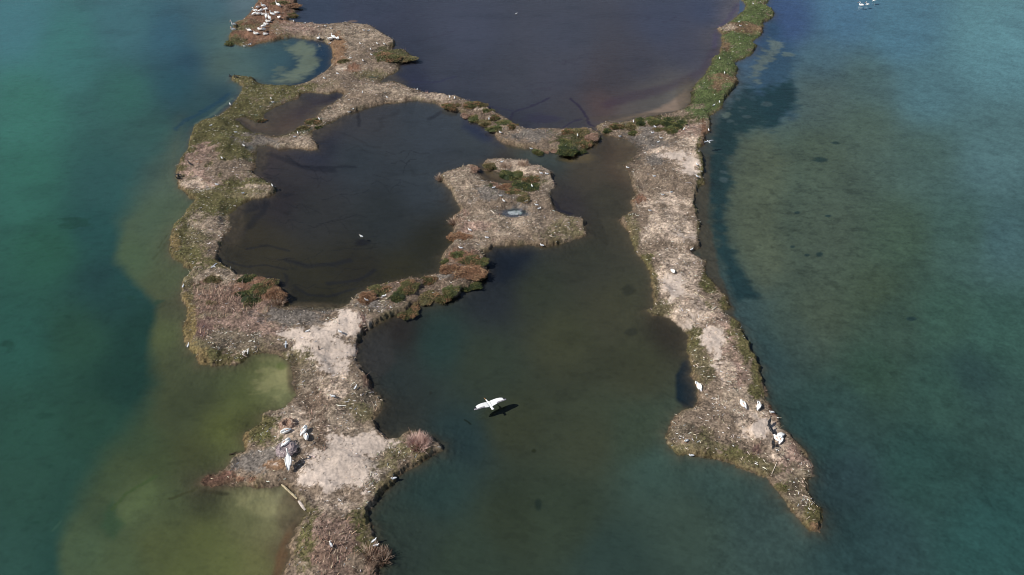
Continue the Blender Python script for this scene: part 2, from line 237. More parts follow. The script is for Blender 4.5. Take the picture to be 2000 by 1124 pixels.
# lagoon inside the left islet: dark wandering gullies
for pts, w_ in [([(505,290),(548,303),(600,322),(650,325)],5),([(560,300),(590,318),(640,320),(690,316)],3),([(448,425),(470,412),(500,398),(515,392)],8),([(520,392),(512,410),(490,430),(470,450),(446,466)],7),([(545,380),(558,378),(566,376)],5),([(560,596),(552,575),(556,560),(545,545),(520,540)],4),([(575,555),(598,568),(640,572),(690,560)],4),([(545,560),(560,550),(556,530)],3),([(430,505),(480,515),(520,510),(560,520)],2.5),([(560,500),(600,512),(680,500)],6),([(640,545),(700,540),(730,520)],5),([(510,330),(525,315)],3),([(500,345),(530,345)],2),([(690,205),(700,222),(702,240)],3),([(480,480),(520,470),(560,480)],3),([(860,218),(838,226)],4)]:
    stroke(pts, w_ * 1.2, (34,38,48), .5)
blob_layer(706, 464, 16, 8, (30,32,42), .6)
poly_layer([(556,590),(700,588),(680,597),(560,599)], (38,46,40), 3, .7, .2)
poly_layer([(905,215),(960,256),(985,285),(940,268),(905,245)], (36,46,72), 9, .7, .5)
for y0 in range(26):                      # wandering weed lines and patches on the lagoon floors
    a, b = random.uniform(470, 860), random.uniform(240, 570); pts = [(a, b)]
    for k in range(4): a += random.uniform(-10, 45); b += random.uniform(-14, 14); pts.append((a, b))
    stroke(pts, random.uniform(1.2, 5), (40,42,46), .22)
for y0 in range(34):                      # fine branching gullies
    a, b = random.uniform(450, 840), random.uniform(280, 580); da = random.choice([-1, 1]) * random.uniform(8, 20); pts = [(a, b)]
    for k in range(5): a += da; b += random.uniform(-9, 9); pts.append((a, b))
    stroke(pts, random.uniform(.7, 1.3), (30,33,42), .42)
    c_, d_ = pts[2]; stroke([(c_, d_), (c_ + da * .6, d_ + 9), (c_ + da, d_ + 20)], .9, (30,33,42), .38)
for y0 in range(14):
    a, b = random.uniform(800, 1350), random.uniform(20, 220); pts = [(a, b)]
    for k in range(4): a += random.uniform(-10, 40); b += random.uniform(-10, 10); pts.append((a, b))
    stroke(pts, random.uniform(1, 3), (56,54,68), .2)
# what the eye sees = bed * light + reflected sky; solve for the colour of the bed itself
vrow = np.clip(PY, -60, 1170)
yr = [8, 86, 164, 242, 320, 398, 476, 554, 632, 710, 866, 1100]
KA = np.stack([np.interp(vrow, yr, c) for c in ([.62,.65,.675,.69,.704,.716,.725,.731,.738,.743,.745,.752],[.71,.745,.77,.785,.805,.818,.83,.838,.844,.850,.856,.861],[.69,.72,.745,.765,.78,.792,.803,.809,.818,.824,.828,.830])], -1)
cenB = [[.0242,.0185,.0137,.0112,.0095,.0082,.0072,.0062,.0056,.0052,.0052,.0044],[.0343,.0262,.0203,.0165,.0135,.0115,.0098,.0085,.0075,.0070,.0065,.0056],[.0513,.0395,.0296,.025,.02,.0165,.014,.0115,.0097,.0091,.008,.0075]]
edgB = [[.0356,.0284,.0222,.0185,.0152,.013,.0116,.0103,.0091,.0086,.0075,.007],[.0513,.0395,.0319,.0262,.0212,.0176,.0152,.0137,.0123,.011,.0097,.0091],[.0723,.0578,.0467,.0382,.0307,.0252,.0222,.0194,.0168,.0152,.013,.011]]
ex = (np.clip(np.abs(PX - 1060) / 930, 0, 1.05) ** 1.6 * np.where(PX > 1060, .85, 1.0))
KB = np.stack([np.interp(vrow, yr, c) * (1 - ex) + np.interp(vrow, yr, e) * ex for c, e in zip(cenB, edgB)], -1)
BED = np.clip((BED - KB) / KA, .004, .7)
amp = np.where(PX > 1380, .20, .06)
BED = BED * (1 + (amp * fbm(WX * 1.3, WY * 1.3, 3, 9) + amp * fbm(WX * 4.5, WY * 4.5, 2, 10))[..., None])
fld = np.exp(-((PX - 1560) / 230.) ** 2 - ((PY - 400) / 260.) ** 2)
weed = sstep(.08, .5, fbm(WX * 1.3, WY * 2.0, 4, 13)) * np.where(PX > 1380, .07 + .20 * fld, .10) + sstep(.0, .6, fbm(WX * .16, WY * .22, 4, 14)) * .14
BED = BED * (1 - weed[..., None])
BED = BED * (1 + .10 * fbm(WX * .12, WY * .12, 3, 12))[..., None]

# ---------------------------------------------------------------- colours and cover of the land
#          colour        twigs straw grass reed
TYPES = dict(
 mud=((132,116,100), 5, 12, 0, 0), greymud=((118,110,102), 2, 2, 0, 0), straw=((158,142,124), 8, 40, 0, 1),
 sand=((210,193,178), 1, 5, 0, 0), sandstraw=((192,173,154), 7, 45, 0, 0), pink=((158,134,120), 5, 40, 0, 1),
 green=((98,93,62), 5, 4, 26, 0), olive=((112,103,78), 9, 12, 10, 0), bgreen=((90,100,64), 1, 2, 30, 0), obrown=((116,96,74), 1, 12, 6, 0),
 rust=((126,96,78), 1, 12, 4, 1), orange=((134,106,82), 0, 6, 2, 0), ochre=((124,108,74), 2, 6, 8, 0), redmud=((122,92,80), 1, 2, 0, 0),
 reed=((134,112,98), 2, 20, 0, 18), darkred=((98,78,72), 1, 6, 0, 16), dgreen=((84,82,56), 1, 6, 20, 2),
 debris=((120,108,92), 24, 30, 2, 0), pudd=((176,184,186), 0, 0, 0, 0), puddrim=((80,84,92), 0, 0, 0, 0), brown=((116,100,86), 3, 20, 2, 3))
LB = [(430,300,200,600,'green'),(620,160,110,40,'mud'),(520,20,80,45,'rust'),(500,75,60,20,'rust'),(458,84,24,9,'dgreen'),(600,60,60,14,'pink'),(690,75,80,34,'straw'),(662,104,18,34,'orange'),(720,112,40,16,'mud'),(690,139,22,9,'rust'),(668,137,14,6,'sandstraw'),(735,150,44,9,'olive'),
 (770,110,40,18,'dgreen'),(640,166,70,11,'mud'),(560,180,110,16,'green'),(700,186,110,16,'mud'),(760,180,60,16,'straw'),(650,222,70,18,'straw'),(580,280,50,18,'straw'),(520,275,50,12,'mud'),(500,292,40,30,'greymud'),(560,212,60,16,'olive'),(640,248,16,8,'olive'),
 (398,310,34,24,'pink'),(388,328,18,9,'rust'),(396,350,46,30,'pink'),(380,362,26,10,'sandstraw'),(450,335,60,30,'mud'),(470,300,30,14,'green'),(500,378,46,16,'straw'),(450,382,80,10,'olive'),(430,400,60,20,'green'),(410,448,48,30,'straw'),(420,490,40,30,'mud'),(380,470,30,26,'olive'),(355,465,14,40,'green'),(370,505,30,20,'green'),
 (450,590,110,66,'reed'),(430,545,60,22,'straw'),(512,565,50,28,'rust'),(400,650,30,34,'darkred'),(490,645,80,30,'pink'),(460,672,66,22,'debris'),(440,705,70,12,'green'),(366,610,14,90,'olive'),(380,690,26,30,'olive'),
 (580,625,70,20,'greymud'),(610,606,60,9,'greymud'),(600,700,40,50,'olive'),(598,735,30,34,'debris'),(612,668,56,26,'sand'),(684,642,38,34,'sand'),(650,700,48,46,'sand'),(650,760,60,40,'straw'),(700,800,60,40,'olive'),(710,780,40,24,'debris'),(620,810,60,40,'brown'),(568,845,46,48,'sandstraw'),(515,850,34,36,'green'),(500,905,50,26,'greymud'),(425,938,46,16,'redmud'),(470,938,30,10,'rust'),(548,918,26,12,'orange'),
 (640,880,36,34,'brown'),(670,925,90,50,'sand'),(725,870,62,34,'sand'),(700,850,50,20,'straw'),(790,885,60,30,'olive'),(750,935,40,40,'olive'),(740,935,24,16,'debris'),(820,860,36,16,'brown'),(650,990,60,30,'sandstraw'),(606,1050,26,70,'green'),(700,1050,40,50,'green'),(655,1075,48,60,'reed'),(640,1040,30,20,'pink'),(735,1105,24,26,'reed'),
 (760,600,90,26,'debris'),(720,600,30,14,'greymud'),(800,570,90,30,'brown'),(900,530,60,50,'brown'),(905,510,30,20,'rust'),(865,545,24,9,'greymud'),(930,470,50,22,'straw'),(980,430,110,60,'mud'),(1080,452,70,28,'olive'),(1040,440,60,30,'mud'),(900,365,50,40,'straw'),(900,430,16,20,'reed'),(960,385,40,18,'greymud'),(1030,330,60,20,'sandstraw'),(1070,360,22,36,'straw'),(985,440,90,30,'straw'),(925,450,34,12,'pink'),(1010,365,50,18,'dgreen'),(1004,417,40,13,'greymud'),(1004,417,30,10,'puddrim'),(1007,416,15,5,'pudd'),
 (810,188,70,12,'straw'),(850,194,40,8,'sandstraw'),(930,222,60,30,'brown'),(930,216,26,5,'sandstraw'),(1035,270,76,24,'mud'),(1040,268,50,14,'greymud'),(1130,276,50,28,'dgreen'),
 (1440,60,110,90,'bgreen'),(1400,150,80,90,'bgreen'),(1460,25,70,28,'bgreen'),(1450,60,56,12,'obrown'),(1418,58,18,6,'straw'),(1455,92,46,20,'bgreen'),(1416,92,14,14,'obrown'),(1418,130,40,20,'bgreen'),(1410,160,42,12,'obrown'),(1375,190,50,34,'bgreen'),(1400,175,14,10,'obrown'),(1310,238,70,15,'dgreen'),(1375,225,24,16,'bgreen'),(1210,255,50,16,'mud'),(1230,250,30,9,'olive'),(1275,285,60,34,'greymud'),(1340,262,44,18,'pink'),(1300,274,30,10,'straw'),(1375,270,10,28,'rust'),
 (1290,330,60,40,'mud'),(1300,298,46,7,'sandstraw'),(1345,310,32,44,'sandstraw'),(1280,318,24,14,'greymud'),(1290,355,50,20,'mud'),(1372,335,11,40,'green'),(1300,395,62,14,'sandstraw'),(1250,392,20,9,'rust'),(1260,415,36,12,'mud'),(1310,450,66,54,'sandstraw'),(1245,440,26,20,'mud'),(1236,470,12,40,'olive'),(1345,497,16,8,'rust'),(1300,490,50,18,'mud'),(1320,545,56,60,'sandstraw'),(1268,545,14,50,'green'),(1388,560,16,44,'green'),(1418,592,16,16,'green'),
 (1350,620,60,50,'sandstraw'),(1292,605,34,18,'olive'),(1400,670,50,50,'pink'),(1395,680,22,50,'sandstraw'),(1360,690,32,50,'green'),(1375,730,30,50,'olive'),(1450,670,22,60,'green'),(1476,740,18,44,'green'),(1435,740,36,60,'pink'),(1420,740,18,50,'sandstraw'),(1400,800,60,40,'mud'),(1385,780,30,30,'mud'),(1450,790,46,40,'straw'),(1340,850,46,34,'mud'),(1330,850,34,26,'debris'),(1390,870,60,22,'olive'),(1420,850,30,26,'mud'),(1490,840,44,50,'sandstraw'),(1486,846,24,30,'sand'),(1545,895,40,44,'pink'),(1515,880,26,30,'sandstraw'),(1450,905,50,16,'olive'),(1560,950,34,26,'olive'),(1560,975,50,60,'debris'),(1575,1000,34,50,'green'),(1572,985,22,34,'debris'),(1500,920,30,12,'olive'),(1592,1031,16,9,'orange'),(1366,300,9,24,'green'),(1372,345,11,44,'green'),(1362,410,9,30,'olive'),(1366,450,8,30,'olive'),(1386,555,16,46,'green'),(1416,590,18,20,'green'),(1436,640,16,36,'green'),(1456,690,16,44,'green'),(1476,745,18,46,'green'),(1228,450,10,40,'olive'),(1262,530,14,40,'green'),(1275,585,12,34,'olive'),(1360,700,24,56,'olive'),(1352,660,16,30,'green'),(1330,880,40,16,'olive'),(1430,895,60,14,'green'),(1520,955,30,14,'green'),(1590,1000,20,30,'green'),(706,642,11,26,'darkred'),(703,690,8,34,'darkred'),(722,745,14,18,'darkred'),(740,815,10,24,'brown'),(372,645,15,44,'ochre'),(364,592,10,24,'ochre'),(384,702,22,14,'ochre'),(345,478,12,20,'ochre'),(478,850,10,30,'ochre'),(600,664,44,20,'sand'),(675,640,30,28,'sand'),(640,690,50,34,'sand'),(650,725,40,24,'sand'),(662,770,26,34,'sandstraw'),(668,820,30,30,'straw'),(672,880,40,30,'sand'),(1320,560,22,40,'sand'),(1345,615,26,30,'sand'),(1385,670,14,30,'sand'),(1335,460,30,16,'sand'),(1345,330,18,24,'sand'),(670,925,70,46,'sand'),(725,868,44,22,'sand'),(1325,310,40,8,'sand'),(1330,450,34,20,'sandstraw'),(1320,520,24,26,'sandstraw'),(1400,690,12,36,'sand'),(1340,610,26,24,'sandstraw'),(1512,800,12,20,'redmud'),(1478,880,16,14,'darkred')]
names = list(TYPES); tcol = {k: lin(v[0]) for k, v in TYPES.items()}; tden = {k: np.array(v[1:], float) for k, v in TYPES.items()}
LC = np.empty(PX.shape + (3,)); LC[:] = tcol['mud']; DEN = np.empty(PX.shape + (4,)); DEN[:] = tden['mud']
n1 = fbm(WX * .9, WY * .9, 4, 21) * .75 + fbm(WX * 3.2, WY * 3.2, 3, 22) * .45 + fbm(WX * 10, WY * 10, 2, 23) * .25
for (x, y, rx, ry, t) in LB:
    s = sub(x - 2 * rx, y - 2 * ry, x + 2 * rx, y + 2 * ry)
    d = np.sqrt(((PX[s] - x) / rx) ** 2 + ((PY[s] - y) / ry) ** 2) + n1[s] * (.25 if t.startswith('pudd') else 1)
    a = (1 - sstep(.62, 1.12, d)); LC[s] = col_layer(LC[s], a, tcol[t]); DEN[s] = DEN[s] * (1 - a[..., None]) + tden[t] * a[..., None]
sandw = sstep(.40, .50, LC.mean(-1))
ws = np.clip(DEN[..., 1:2] / 45, 0, 1) * (DEN[..., 1:2] > 11)
pat = sstep(-.35, .35, fbm(WX * 1.0, WY * 1.5, 4, 24) + .6 * fbm(WX * 4, WY * 5, 3, 25))[..., None]
LC = LC * (1 - ws * .9 * (1 - pat) * np.array([.42, .43, .44])) * (1 + ws * .22 * pat)
# the rim of the banks: algae green or rusty mud
rim = np.clip(1 - SD / .75, 0, 1) * sstep(.25, .6, fbm(WX * .5, WY * .5, 3, 30) * .5 + .6)
rimc = lin((108, 90, 66)) * (1 - sstep(-.1, .5, fbm(WX * .8, WY * .8, 2, 31)))[..., None] + lin((98, 92, 58)) * sstep(-.1, .5, fbm(WX * .8, WY * .8, 2, 31))[..., None]
LC = col_layer(LC, rim * .6, rimc); DEN = DEN * (1 - .8 * rim[..., None])
LC = LC * (1 + (1 - .8 * sandw) * .28 * fbm(WX * 2.2, WY * 2.2, 4, 33) + (1 - .75 * sandw) * .6 * fbm(WX * 6, WY * 6, 2, 34) + .3 * fbm(WX * .6, WY * .6, 3, 35))[..., None]
# heights
FLAT = [(610,600,80,14),(1230,300,40,50),(740,156,60,12),(500,300,26,40),(560,228,120,46),(975,345,50,16),(1250,225,120,10),(1340,180,22,40),(565,1000,30,40),(575,730,16,40),(560,250,100,30),(455,430,26,50),(1005,417,40,14),(430,940,50,16)]
flat = np.zeros(PX.shape)
for (x, y, rx, ry) in FLAT:
    s = sub(x - 2 * rx, y - 2 * ry, x + 2 * rx, y + 2 * ry)
    d = np.sqrt(((PX[s] - x) / rx) ** 2 + ((PY[s] - y) / ry) ** 2); flat[s] = np.maximum(flat[s], 1 - sstep(.6, 1.2, d))
hb = .27 * (1 - flat) * (.35 + 1.3 * sstep(-.4, .5, fbm(WX * .4, WY * .4, 3, 44))) + .03
Z = np.where(SD > 0, hb * sstep(0, .32, SD) + .35 * (1 - np.exp(-np.maximum(SD, 0) / 4)) * (1 - flat)
             + (.10 * fbm(WX * .8, WY * .8, 3, 40) + .05 * fbm(WX * 3, WY * 3, 3, 41) + .02 * fbm(WX * 9, WY * 9, 2, 42)) * sstep(.1, .8, SD), 0)
Z = np.where(SD <= 0, -.7 * (1 - np.exp(SD / 2.2)) - .01 + .03 * fbm(WX * .6, WY * .6, 2, 43), Z)
# the broken turf ledge on the right islet
def ledge(poly, dz):
    global Z
    p = np.array(poly); s = sub(p[:, 0].min() - 5, p[:, 1].min() - 5, p[:, 0].max() + 5, p[:, 1].max() + 5)
    d = pdist(poly, PX[s], PY[s]) + fin[s] * .15; Z[s] += dz * sstep(-.3, 1.2, d)
ledge([(1496,822),(1506,846),(1510,868),(1506,884),(1480,880),(1462,850),(1470,826)], .28)
# raised nest mounds get their own objects; keep their ground plain
mixw = sstep(-.35, .02, SD)[..., None]
shore = lin((92, 76, 60)) * (1 + .3 * fbm(WX * 2, WY * 2, 2, 50))[..., None]
near = (np.exp(-np.maximum(-SD, 0) / (.45 + 2.2 * flat)) * (.6 + .3 * flat) * (SD <= 0))[..., None]
LC = LC * .80
COL = np.where(SD[..., None] > 0, LC, BED * (1 - near) + shore * near)
wet = (sstep(-.1, 1, SD / (.22 + 1.6 * flat)))[..., None]; COL = np.where(SD[..., None] > 0, COL * (.55 + .45 * wet), COL)
COL = np.clip(COL, .003, .85)
landm = sstep(-.05, .05, SD) * (1 - .72 * sandw)
def terrain_mat():
    m = mat('islet soil and lake bed', rough=.92, spec=.15); n = m.node_tree.nodes; l = m.node_tree.links; b = n['Principled BSDF']
    a = n.new('ShaderNodeAttribute'); a.attribute_name = 'Col'; d = n.new('ShaderNodeAttribute'); d.attribute_name = 'Land'
    g = n.new('ShaderNodeNewGeometry')
    n1 = n.new('ShaderNodeTexNoise'); n1.inputs['Scale'].default_value = 5.5; n1.inputs['Detail'].default_value = 4; n1.inputs['Roughness'].default_value = .7
    v1 = n.new('ShaderNodeTexVoronoi'); v1.inputs['Scale'].default_value = 5
    l.new(g.outputs['Position'], n1.inputs['Vector']); l.new(g.outputs['Position'], v1.inputs['Vector'])
    mr = n.new('ShaderNodeMapRange'); mr.inputs[1].default_value = .3; mr.inputs[2].default_value = .7; mr.inputs[3].default_value = .35; mr.inputs[4].default_value = 1.6
    l.new(n1.outputs[0], mr.inputs[0])
    mx = n.new('ShaderNodeMix'); mx.data_type = 'FLOAT'; mx.inputs[2].default_value = 1
    l.new(d.outputs['Fac'], mx.inputs[0]); l.new(mr.outputs[0], mx.inputs[3])
    vm = n.new('ShaderNodeVectorMath'); vm.operation = 'SCALE'; l.new(a.outputs['Color'], vm.inputs[0]); l.new(mx.outputs[0], vm.inputs['Scale'])
    l.new(vm.outputs[0], b.inputs['Base Color'])
    bp = n.new('ShaderNodeBump'); bp.inputs['Distance'].default_value = .05; l.new(v1.outputs[0], bp.inputs['Height'])
    sc = n.new('ShaderNodeMath'); sc.operation = 'MULTIPLY'; sc.inputs[1].default_value = .55; l.new(d.outputs['Fac'], sc.inputs[0]); l.new(sc.outputs[0], bp.inputs['Strength'])
    l.new(bp.outputs[0], b.inputs['Normal'])
    return m
idx = np.arange(NX * NY).reshape(NY, NX)
F = np.stack([idx[1:, :-1], idx[1:, 1:], idx[:-1, 1:], idx[:-1, :-1]], -1).reshape(-1, 4)
V = np.stack([WX, WY, Z], -1).reshape(-1, 3)
me = np_mesh('ground', V, F, [terrain_mat()], {'Col': COL.reshape(-1, 3), 'Land': np.repeat(landm.reshape(-1, 1), 3, 1)}, True)
tag(add_obj('ground', me), kind='structure')
def zat(px, py):
    i = int(np.clip(np.searchsorted(gx, px), 1, NX - 1)); j = int(np.clip(np.searchsorted(gy, py), 1, NY - 1)); return float(Z[j, i])
def spot(px, py, float_=False):
    """place whose picture point is (px,py), standing on the ground there"""
    z = 0.0
    for _ in range(4):
        k = (H - z) / H; x, y = w2(px, py); x, y = float(x) * k, float(y) * k
        if float_: return x, y, 0.0
        d = y; # back to image coordinates of the point below
        dep = y * math.cos(TH) + H * math.sin(TH); v = (H * math.cos(TH) - y * math.sin(TH)) / dep
        z = max(zat(1000 + x / dep * FPX, 562 + v * FPX), 0)
    return x, y, z

# ---------------------------------------------------------------- water
def water_mat():
    m = bpy.data.materials.new('lake water'); m.use_nodes = True; n = m.node_tree.nodes; l = m.node_tree.links
    n.remove(n['Principled BSDF']); o = n['Material Output']
    tr = n.new('ShaderNodeBsdfTransparent'); tr.inputs[0].default_value = (.86, .93, .92, 1)
    gl = n.new('ShaderNodeBsdfGlossy'); gl.inputs['Roughness'].default_value = .06
    fr = n.new('ShaderNodeFresnel'); fr.inputs['IOR'].default_value = 1.333
    mx = n.new('ShaderNodeMixShader'); l.new(fr.outputs[0], mx.inputs[0]); l.new(tr.outputs[0], mx.inputs[1]); l.new(gl.outputs[0], mx.inputs[2]); l.new(mx.outputs[0], o.inputs[0])
    g = n.new('ShaderNodeNewGeometry'); mp = n.new('ShaderNodeMapping'); mp.inputs['Rotation'].default_value = (0, 0, R(25)); mp.inputs['Scale'].default_value = (.7, 1.6, 1)
    l.new(g.outputs['Position'], mp.inputs[0])
    a = n.new('ShaderNodeTexNoise'); a.inputs['Scale'].default_value = 1.1; a.inputs['Detail'].default_value = 6; a.inputs['Roughness'].default_value = .6; l.new(mp.outputs[0], a.inputs['Vector'])
    bp = n.new('ShaderNodeBump'); bp.inputs['Strength'].default_value = .35; bp.inputs['Distance'].default_value = .11; l.new(a.outputs[0], bp.inputs['Height'])
    l.new(bp.outputs[0], gl.inputs['Normal']); l.new(bp.outputs[0], fr.inputs['Normal'])
    return m
S = 4000.0
me = np_mesh('water', np.array([(-S, -600, 0), (S, -600, 0), (S, S, 0), (-S, S, 0)]), np.array([[0, 1, 2, 3]]), [water_mat()])
tag(add_obj('water', me), kind='structure')

# ---------------------------------------------------------------- litter, straw, grass, reeds: uncountable cover
area = np.zeros(PX.shape); ax = np.gradient(WX, axis=1); ay = -np.gradient(WY, axis=0); area = np.abs(ax * ay)
inframe = (PX > -20) & (PX < 2020) & (PY > -25) & (PY < 1160)
def scatter(k, mult, extra=None, mins=.18):
    w = DEN[..., k] * mult * area * (SD > mins) * inframe
    w = w * (.35 + 1.6 * sstep(-.25, .6, fbm(WX * 1.1, WY * 1.1, 3, 60 + k)))
    if extra is not None: w = w + extra * area
    cs = np.cumsum(w.ravel()); n = int(cs[-1]); i = np.searchsorted(cs, rng.random(n) * cs[-1])
    j = rng.random((n, 2)) - .5
    x = WX.ravel()[i] + ax.ravel()[i] * j[:, 0]; y = WY.ravel()[i] + ay.ravel()[i] * j[:, 1]
    return x, y, Z.ravel()[i], i
def pieces(name, x, y, z, L, W, az, tilt, cols, m, label, lift=.02):
    """thin three-sided sticks lying or leaning on the ground"""
    n = len(x); d = np.stack([np.cos(az) * np.cos(tilt), np.sin(az) * np.cos(tilt), np.sin(tilt)], -1)
    s = np.stack([-np.sin(az), np.cos(az), 0 * az], -1); u = np.cross(d, s)
    c = np.stack([x, y, z + lift], -1)[:, None]; L = L[:, None, None]; W = W[:, None, None]
    tri = np.array([(1, 0), (-.5, .87), (-.5, -.87)])
    ring = (u[:, None] * tri[None, :, :1] + s[:, None] * tri[None, :, 1:]) * W * .5
    a = c + ring; b = c + d[:, None] * L + ring * .5
    v = np.concatenate([a, b], 1).reshape(-1, 3); o = (np.arange(n) * 6)[:, None, None]
    f = (np.array([[0, 1, 4, 3], [1, 2, 5, 4], [2, 0, 3, 5]])[None] + o).reshape(-1, 4)
    me = np_mesh(name, v, f, [m], {'Col': np.repeat(cols, 6, 0)}); ob = add_obj(name, me); return tag(ob, label, name.replace('_', ' '), kind='stuff')
def blades(name, x, y, z, L, W, az, lean, cols, m, label):
    n = len(x); s = np.stack([-np.sin(az), np.cos(az), 0 * az], -1) * (W[:, None] * .5)
    d = np.stack([np.cos(az) * np.sin(lean), np.sin(az) * np.sin(lean), np.cos(lean)], -1) * L[:, None]
    c = np.stack([x, y, z - .02], -1); v = np.stack([c - s, c + s, c + d * .6 + s * .6, c + d], 1).reshape(-1, 3); v[2::4] += 0
    o = (np.arange(n) * 4)[:, None]; f = np.array([[0, 1, 2, 3]]) + o
    cc = np.repeat(cols, 4, 0); me = np_mesh(name, v, f, [m], {'Col': cc}); ob = add_obj(name, me); return tag(ob, label, name.replace('_', ' '), kind='stuff')
cover = mat('dry plant litter', rough=.8, attr='Col', spec=.2)
leafm = mat('plant blades', rough=.7, attr='Col', spec=.25)
def vary(base, n, s=.18): return np.clip(base * (1 + s * rng.standard_normal((n, 1))) * (1 + .05 * rng.standard_normal((n, 3))), .005, .9)
extra = np.zeros(PX.shape)
for (x, y, rx, ry, dn) in [(1395,790,12,9,14),(1403,795,14,10,16),(700,735,14,10,12),(735,935,14,6,40),(1585,990,14,16,12),(1392,770,10,9,14),(480,700,26,12,26),(500,690,8,8,50),(610,660,10,10,10),(660,640,6,5,60),(470,180,60,8,6),(400,375,26,6,40),(720,960,26,12,14),(540,885,12,8,20),(1470,150,4,3,1)]:
    s = sub(x - 2 * rx, y - 2 * ry, x + 2 * rx, y + 2 * ry); d = np.sqrt(((PX[s] - x) / rx) ** 2 + ((PY[s] - y) / ry) ** 2)
    extra[s] += dn * (1 - sstep(.5, 1.1, d)) * (SD[s] > .1)
x, y, z, i = scatter(0, .60, extra); n = len(x); print('twigs', n)
near_ = np.clip(y / 60, .9, 1.3); 
pal = np.array([lin(c) for c in ((236,228,214), (222,206,186), (244,242,238), (206,190,168))])[rng.integers(0, 4, n)]
pieces('pale_twigs', x, y, z, rng.uniform(.07, .22, n) * rng.choice([1, 1, 1, 1.8], n), rng.uniform(.025, .075, n) * np.clip(1.5 - y / 90, .6, 1.0), rng.uniform(0, 6.28, n), rng.uniform(-.1, .3, n), vary(pal, n, .1), cover, 'whitish twigs and feathers strewn over the islets', .03)
x, y, z, i = scatter(1, .6); n = len(x); print('straw', n)
b = np.where(rng.random((n, 1)) < .3, lin((78, 62, 52)), np.where(rng.random((n, 1)) < .5, lin((186, 168, 148)), np.clip(LC.reshape(-1, 3)[i] * 1.15, 0, .8)))
pieces('straw', x, y, z, rng.uniform(.10, .36, n), rng.uniform(.015, .036, n), rng.normal(.5, 1.0, n), rng.uniform(-.05, .45, n), vary(b, n), cover, 'flattened beige straw lying on the pale crests')
x, y, z, i = scatter(2, 1.0, mins=.05); n = len(x); print('grass', n)
b = LC.reshape(-1, 3)[i] * np.array([.85, 1.1, .7])
blades('grass', x, y, z, rng.uniform(.08, .26, n), rng.uniform(.03, .08, n), rng.uniform(0, 6.28, n), rng.uniform(.2, 1.1, n), vary(b, n, .3), leafm, 'short green turf and algae on the low banks')
x, y, z, i = scatter(3, 1.2, mins=.05); n = len(x); print('reeds', n)
b = np.where(rng.random((n, 1)) < .5, lin((150, 120, 104)), np.where(rng.random((n, 1)) < .5, lin((104, 82, 70)), lin((184, 160, 140))))
blades('dry_reeds', x, y, z, rng.uniform(.25, .65, n), rng.uniform(.03, .06, n), rng.normal(.9, .9, n), rng.uniform(.2, 1.2, n), vary(b, n), leafm, 'brown dead reeds matted over the swollen ground')

#BIRDS_AND_THINGS
# ---------------------------------------------------------------- birds (each ONE continuous body mesh)
WHITE = mottled('white plumage', (236, 236, 230), (250, 250, 248), 9, .75, .15)
GREYW = mottled('ash grey back', (150, 156, 166), (176, 180, 188), 12, .7, .2)
BLACKF = mottled('black plumage', (22, 24, 28), (40, 42, 46), 14, .5, .2)
PINKY = mat('orange bill skin', (206, 140, 84), .5); DULL = mat('dark grey legs', (86, 84, 86), .6)
SHADE = mottled('silver grey flight feathers', (120, 116, 122), (160, 156, 160), 16, .7, .2)
BM = [WHITE, GREYW, BLACKF, PINKY, DULL, SHADE]
def loft(bm, pts, mi=0, n=10, fn=None):
    """pts: (x,y,z, half width, half height) along a spine"""
    P = [Vector(p[:3]) for p in pts]; prev = None; rings = []
    side = None
    for i, p in enumerate(pts):
        t = (P[min(i + 1, len(P) - 1)] - P[max(i - 1, 0)]).normalized()
        s = Vector((0, 0, 1)).cross(t)
        if s.length < .35 and side is not None: s = side - t * side.dot(t)
        s = s.normalized() if s.length > 1e-4 else Vector((0, 1, 0))
        if side is not None and s.dot(side) < 0: s = -s
        side = s; u = t.cross(s)
        rings.append([bm.verts.new(P[i] + s * (p[3] * math.cos(a)) + u * (p[4] * math.sin(a))) for a in [2 * math.pi * k / n for k in range(n)]])
    fs = []
    for a, b in zip(rings, rings[1:]):
        for k in range(n): fs.append(bm.faces.new((a[k], a[(k + 1) % n], b[(k + 1) % n], b[k])))
    fs.append(bm.faces.new(rings[0][::-1])); fs.append(bm.faces.new(rings[-1]))
    for f in fs:
        f.material_index = fn(f.calc_center_median()) if fn else mi; f.smooth = True
def finish(bm, name):
    bmesh.ops.recalc_face_normals(bm, faces=bm.faces); me = bpy.data.meshes.new(name); bm.to_mesh(me); bm.free()
    for m in BM: me.materials.append(m)
    return me
def legs(bm, x, z, w, r, mi, foot):
    for s in (-1, 1):
        loft(bm, [(x, s * w, z, r * 1.6, r * 1.6), (x - .01, s * w, z * .5, r, r), (x, s * w, .012, r, r)], mi, 6)
        a = bm.verts.new((x - foot * .2, s * w, .02)); b = bm.verts.new((x + foot, s * w - foot * .5, .008)); c = bm.verts.new((x + foot, s * w + foot * .5, .008)); d = bm.verts.new((x + foot * 1.15, s * w, .012))
        for f in (bm.faces.new((a, b, d)), bm.faces.new((a, d, c))): f.material_index = mi
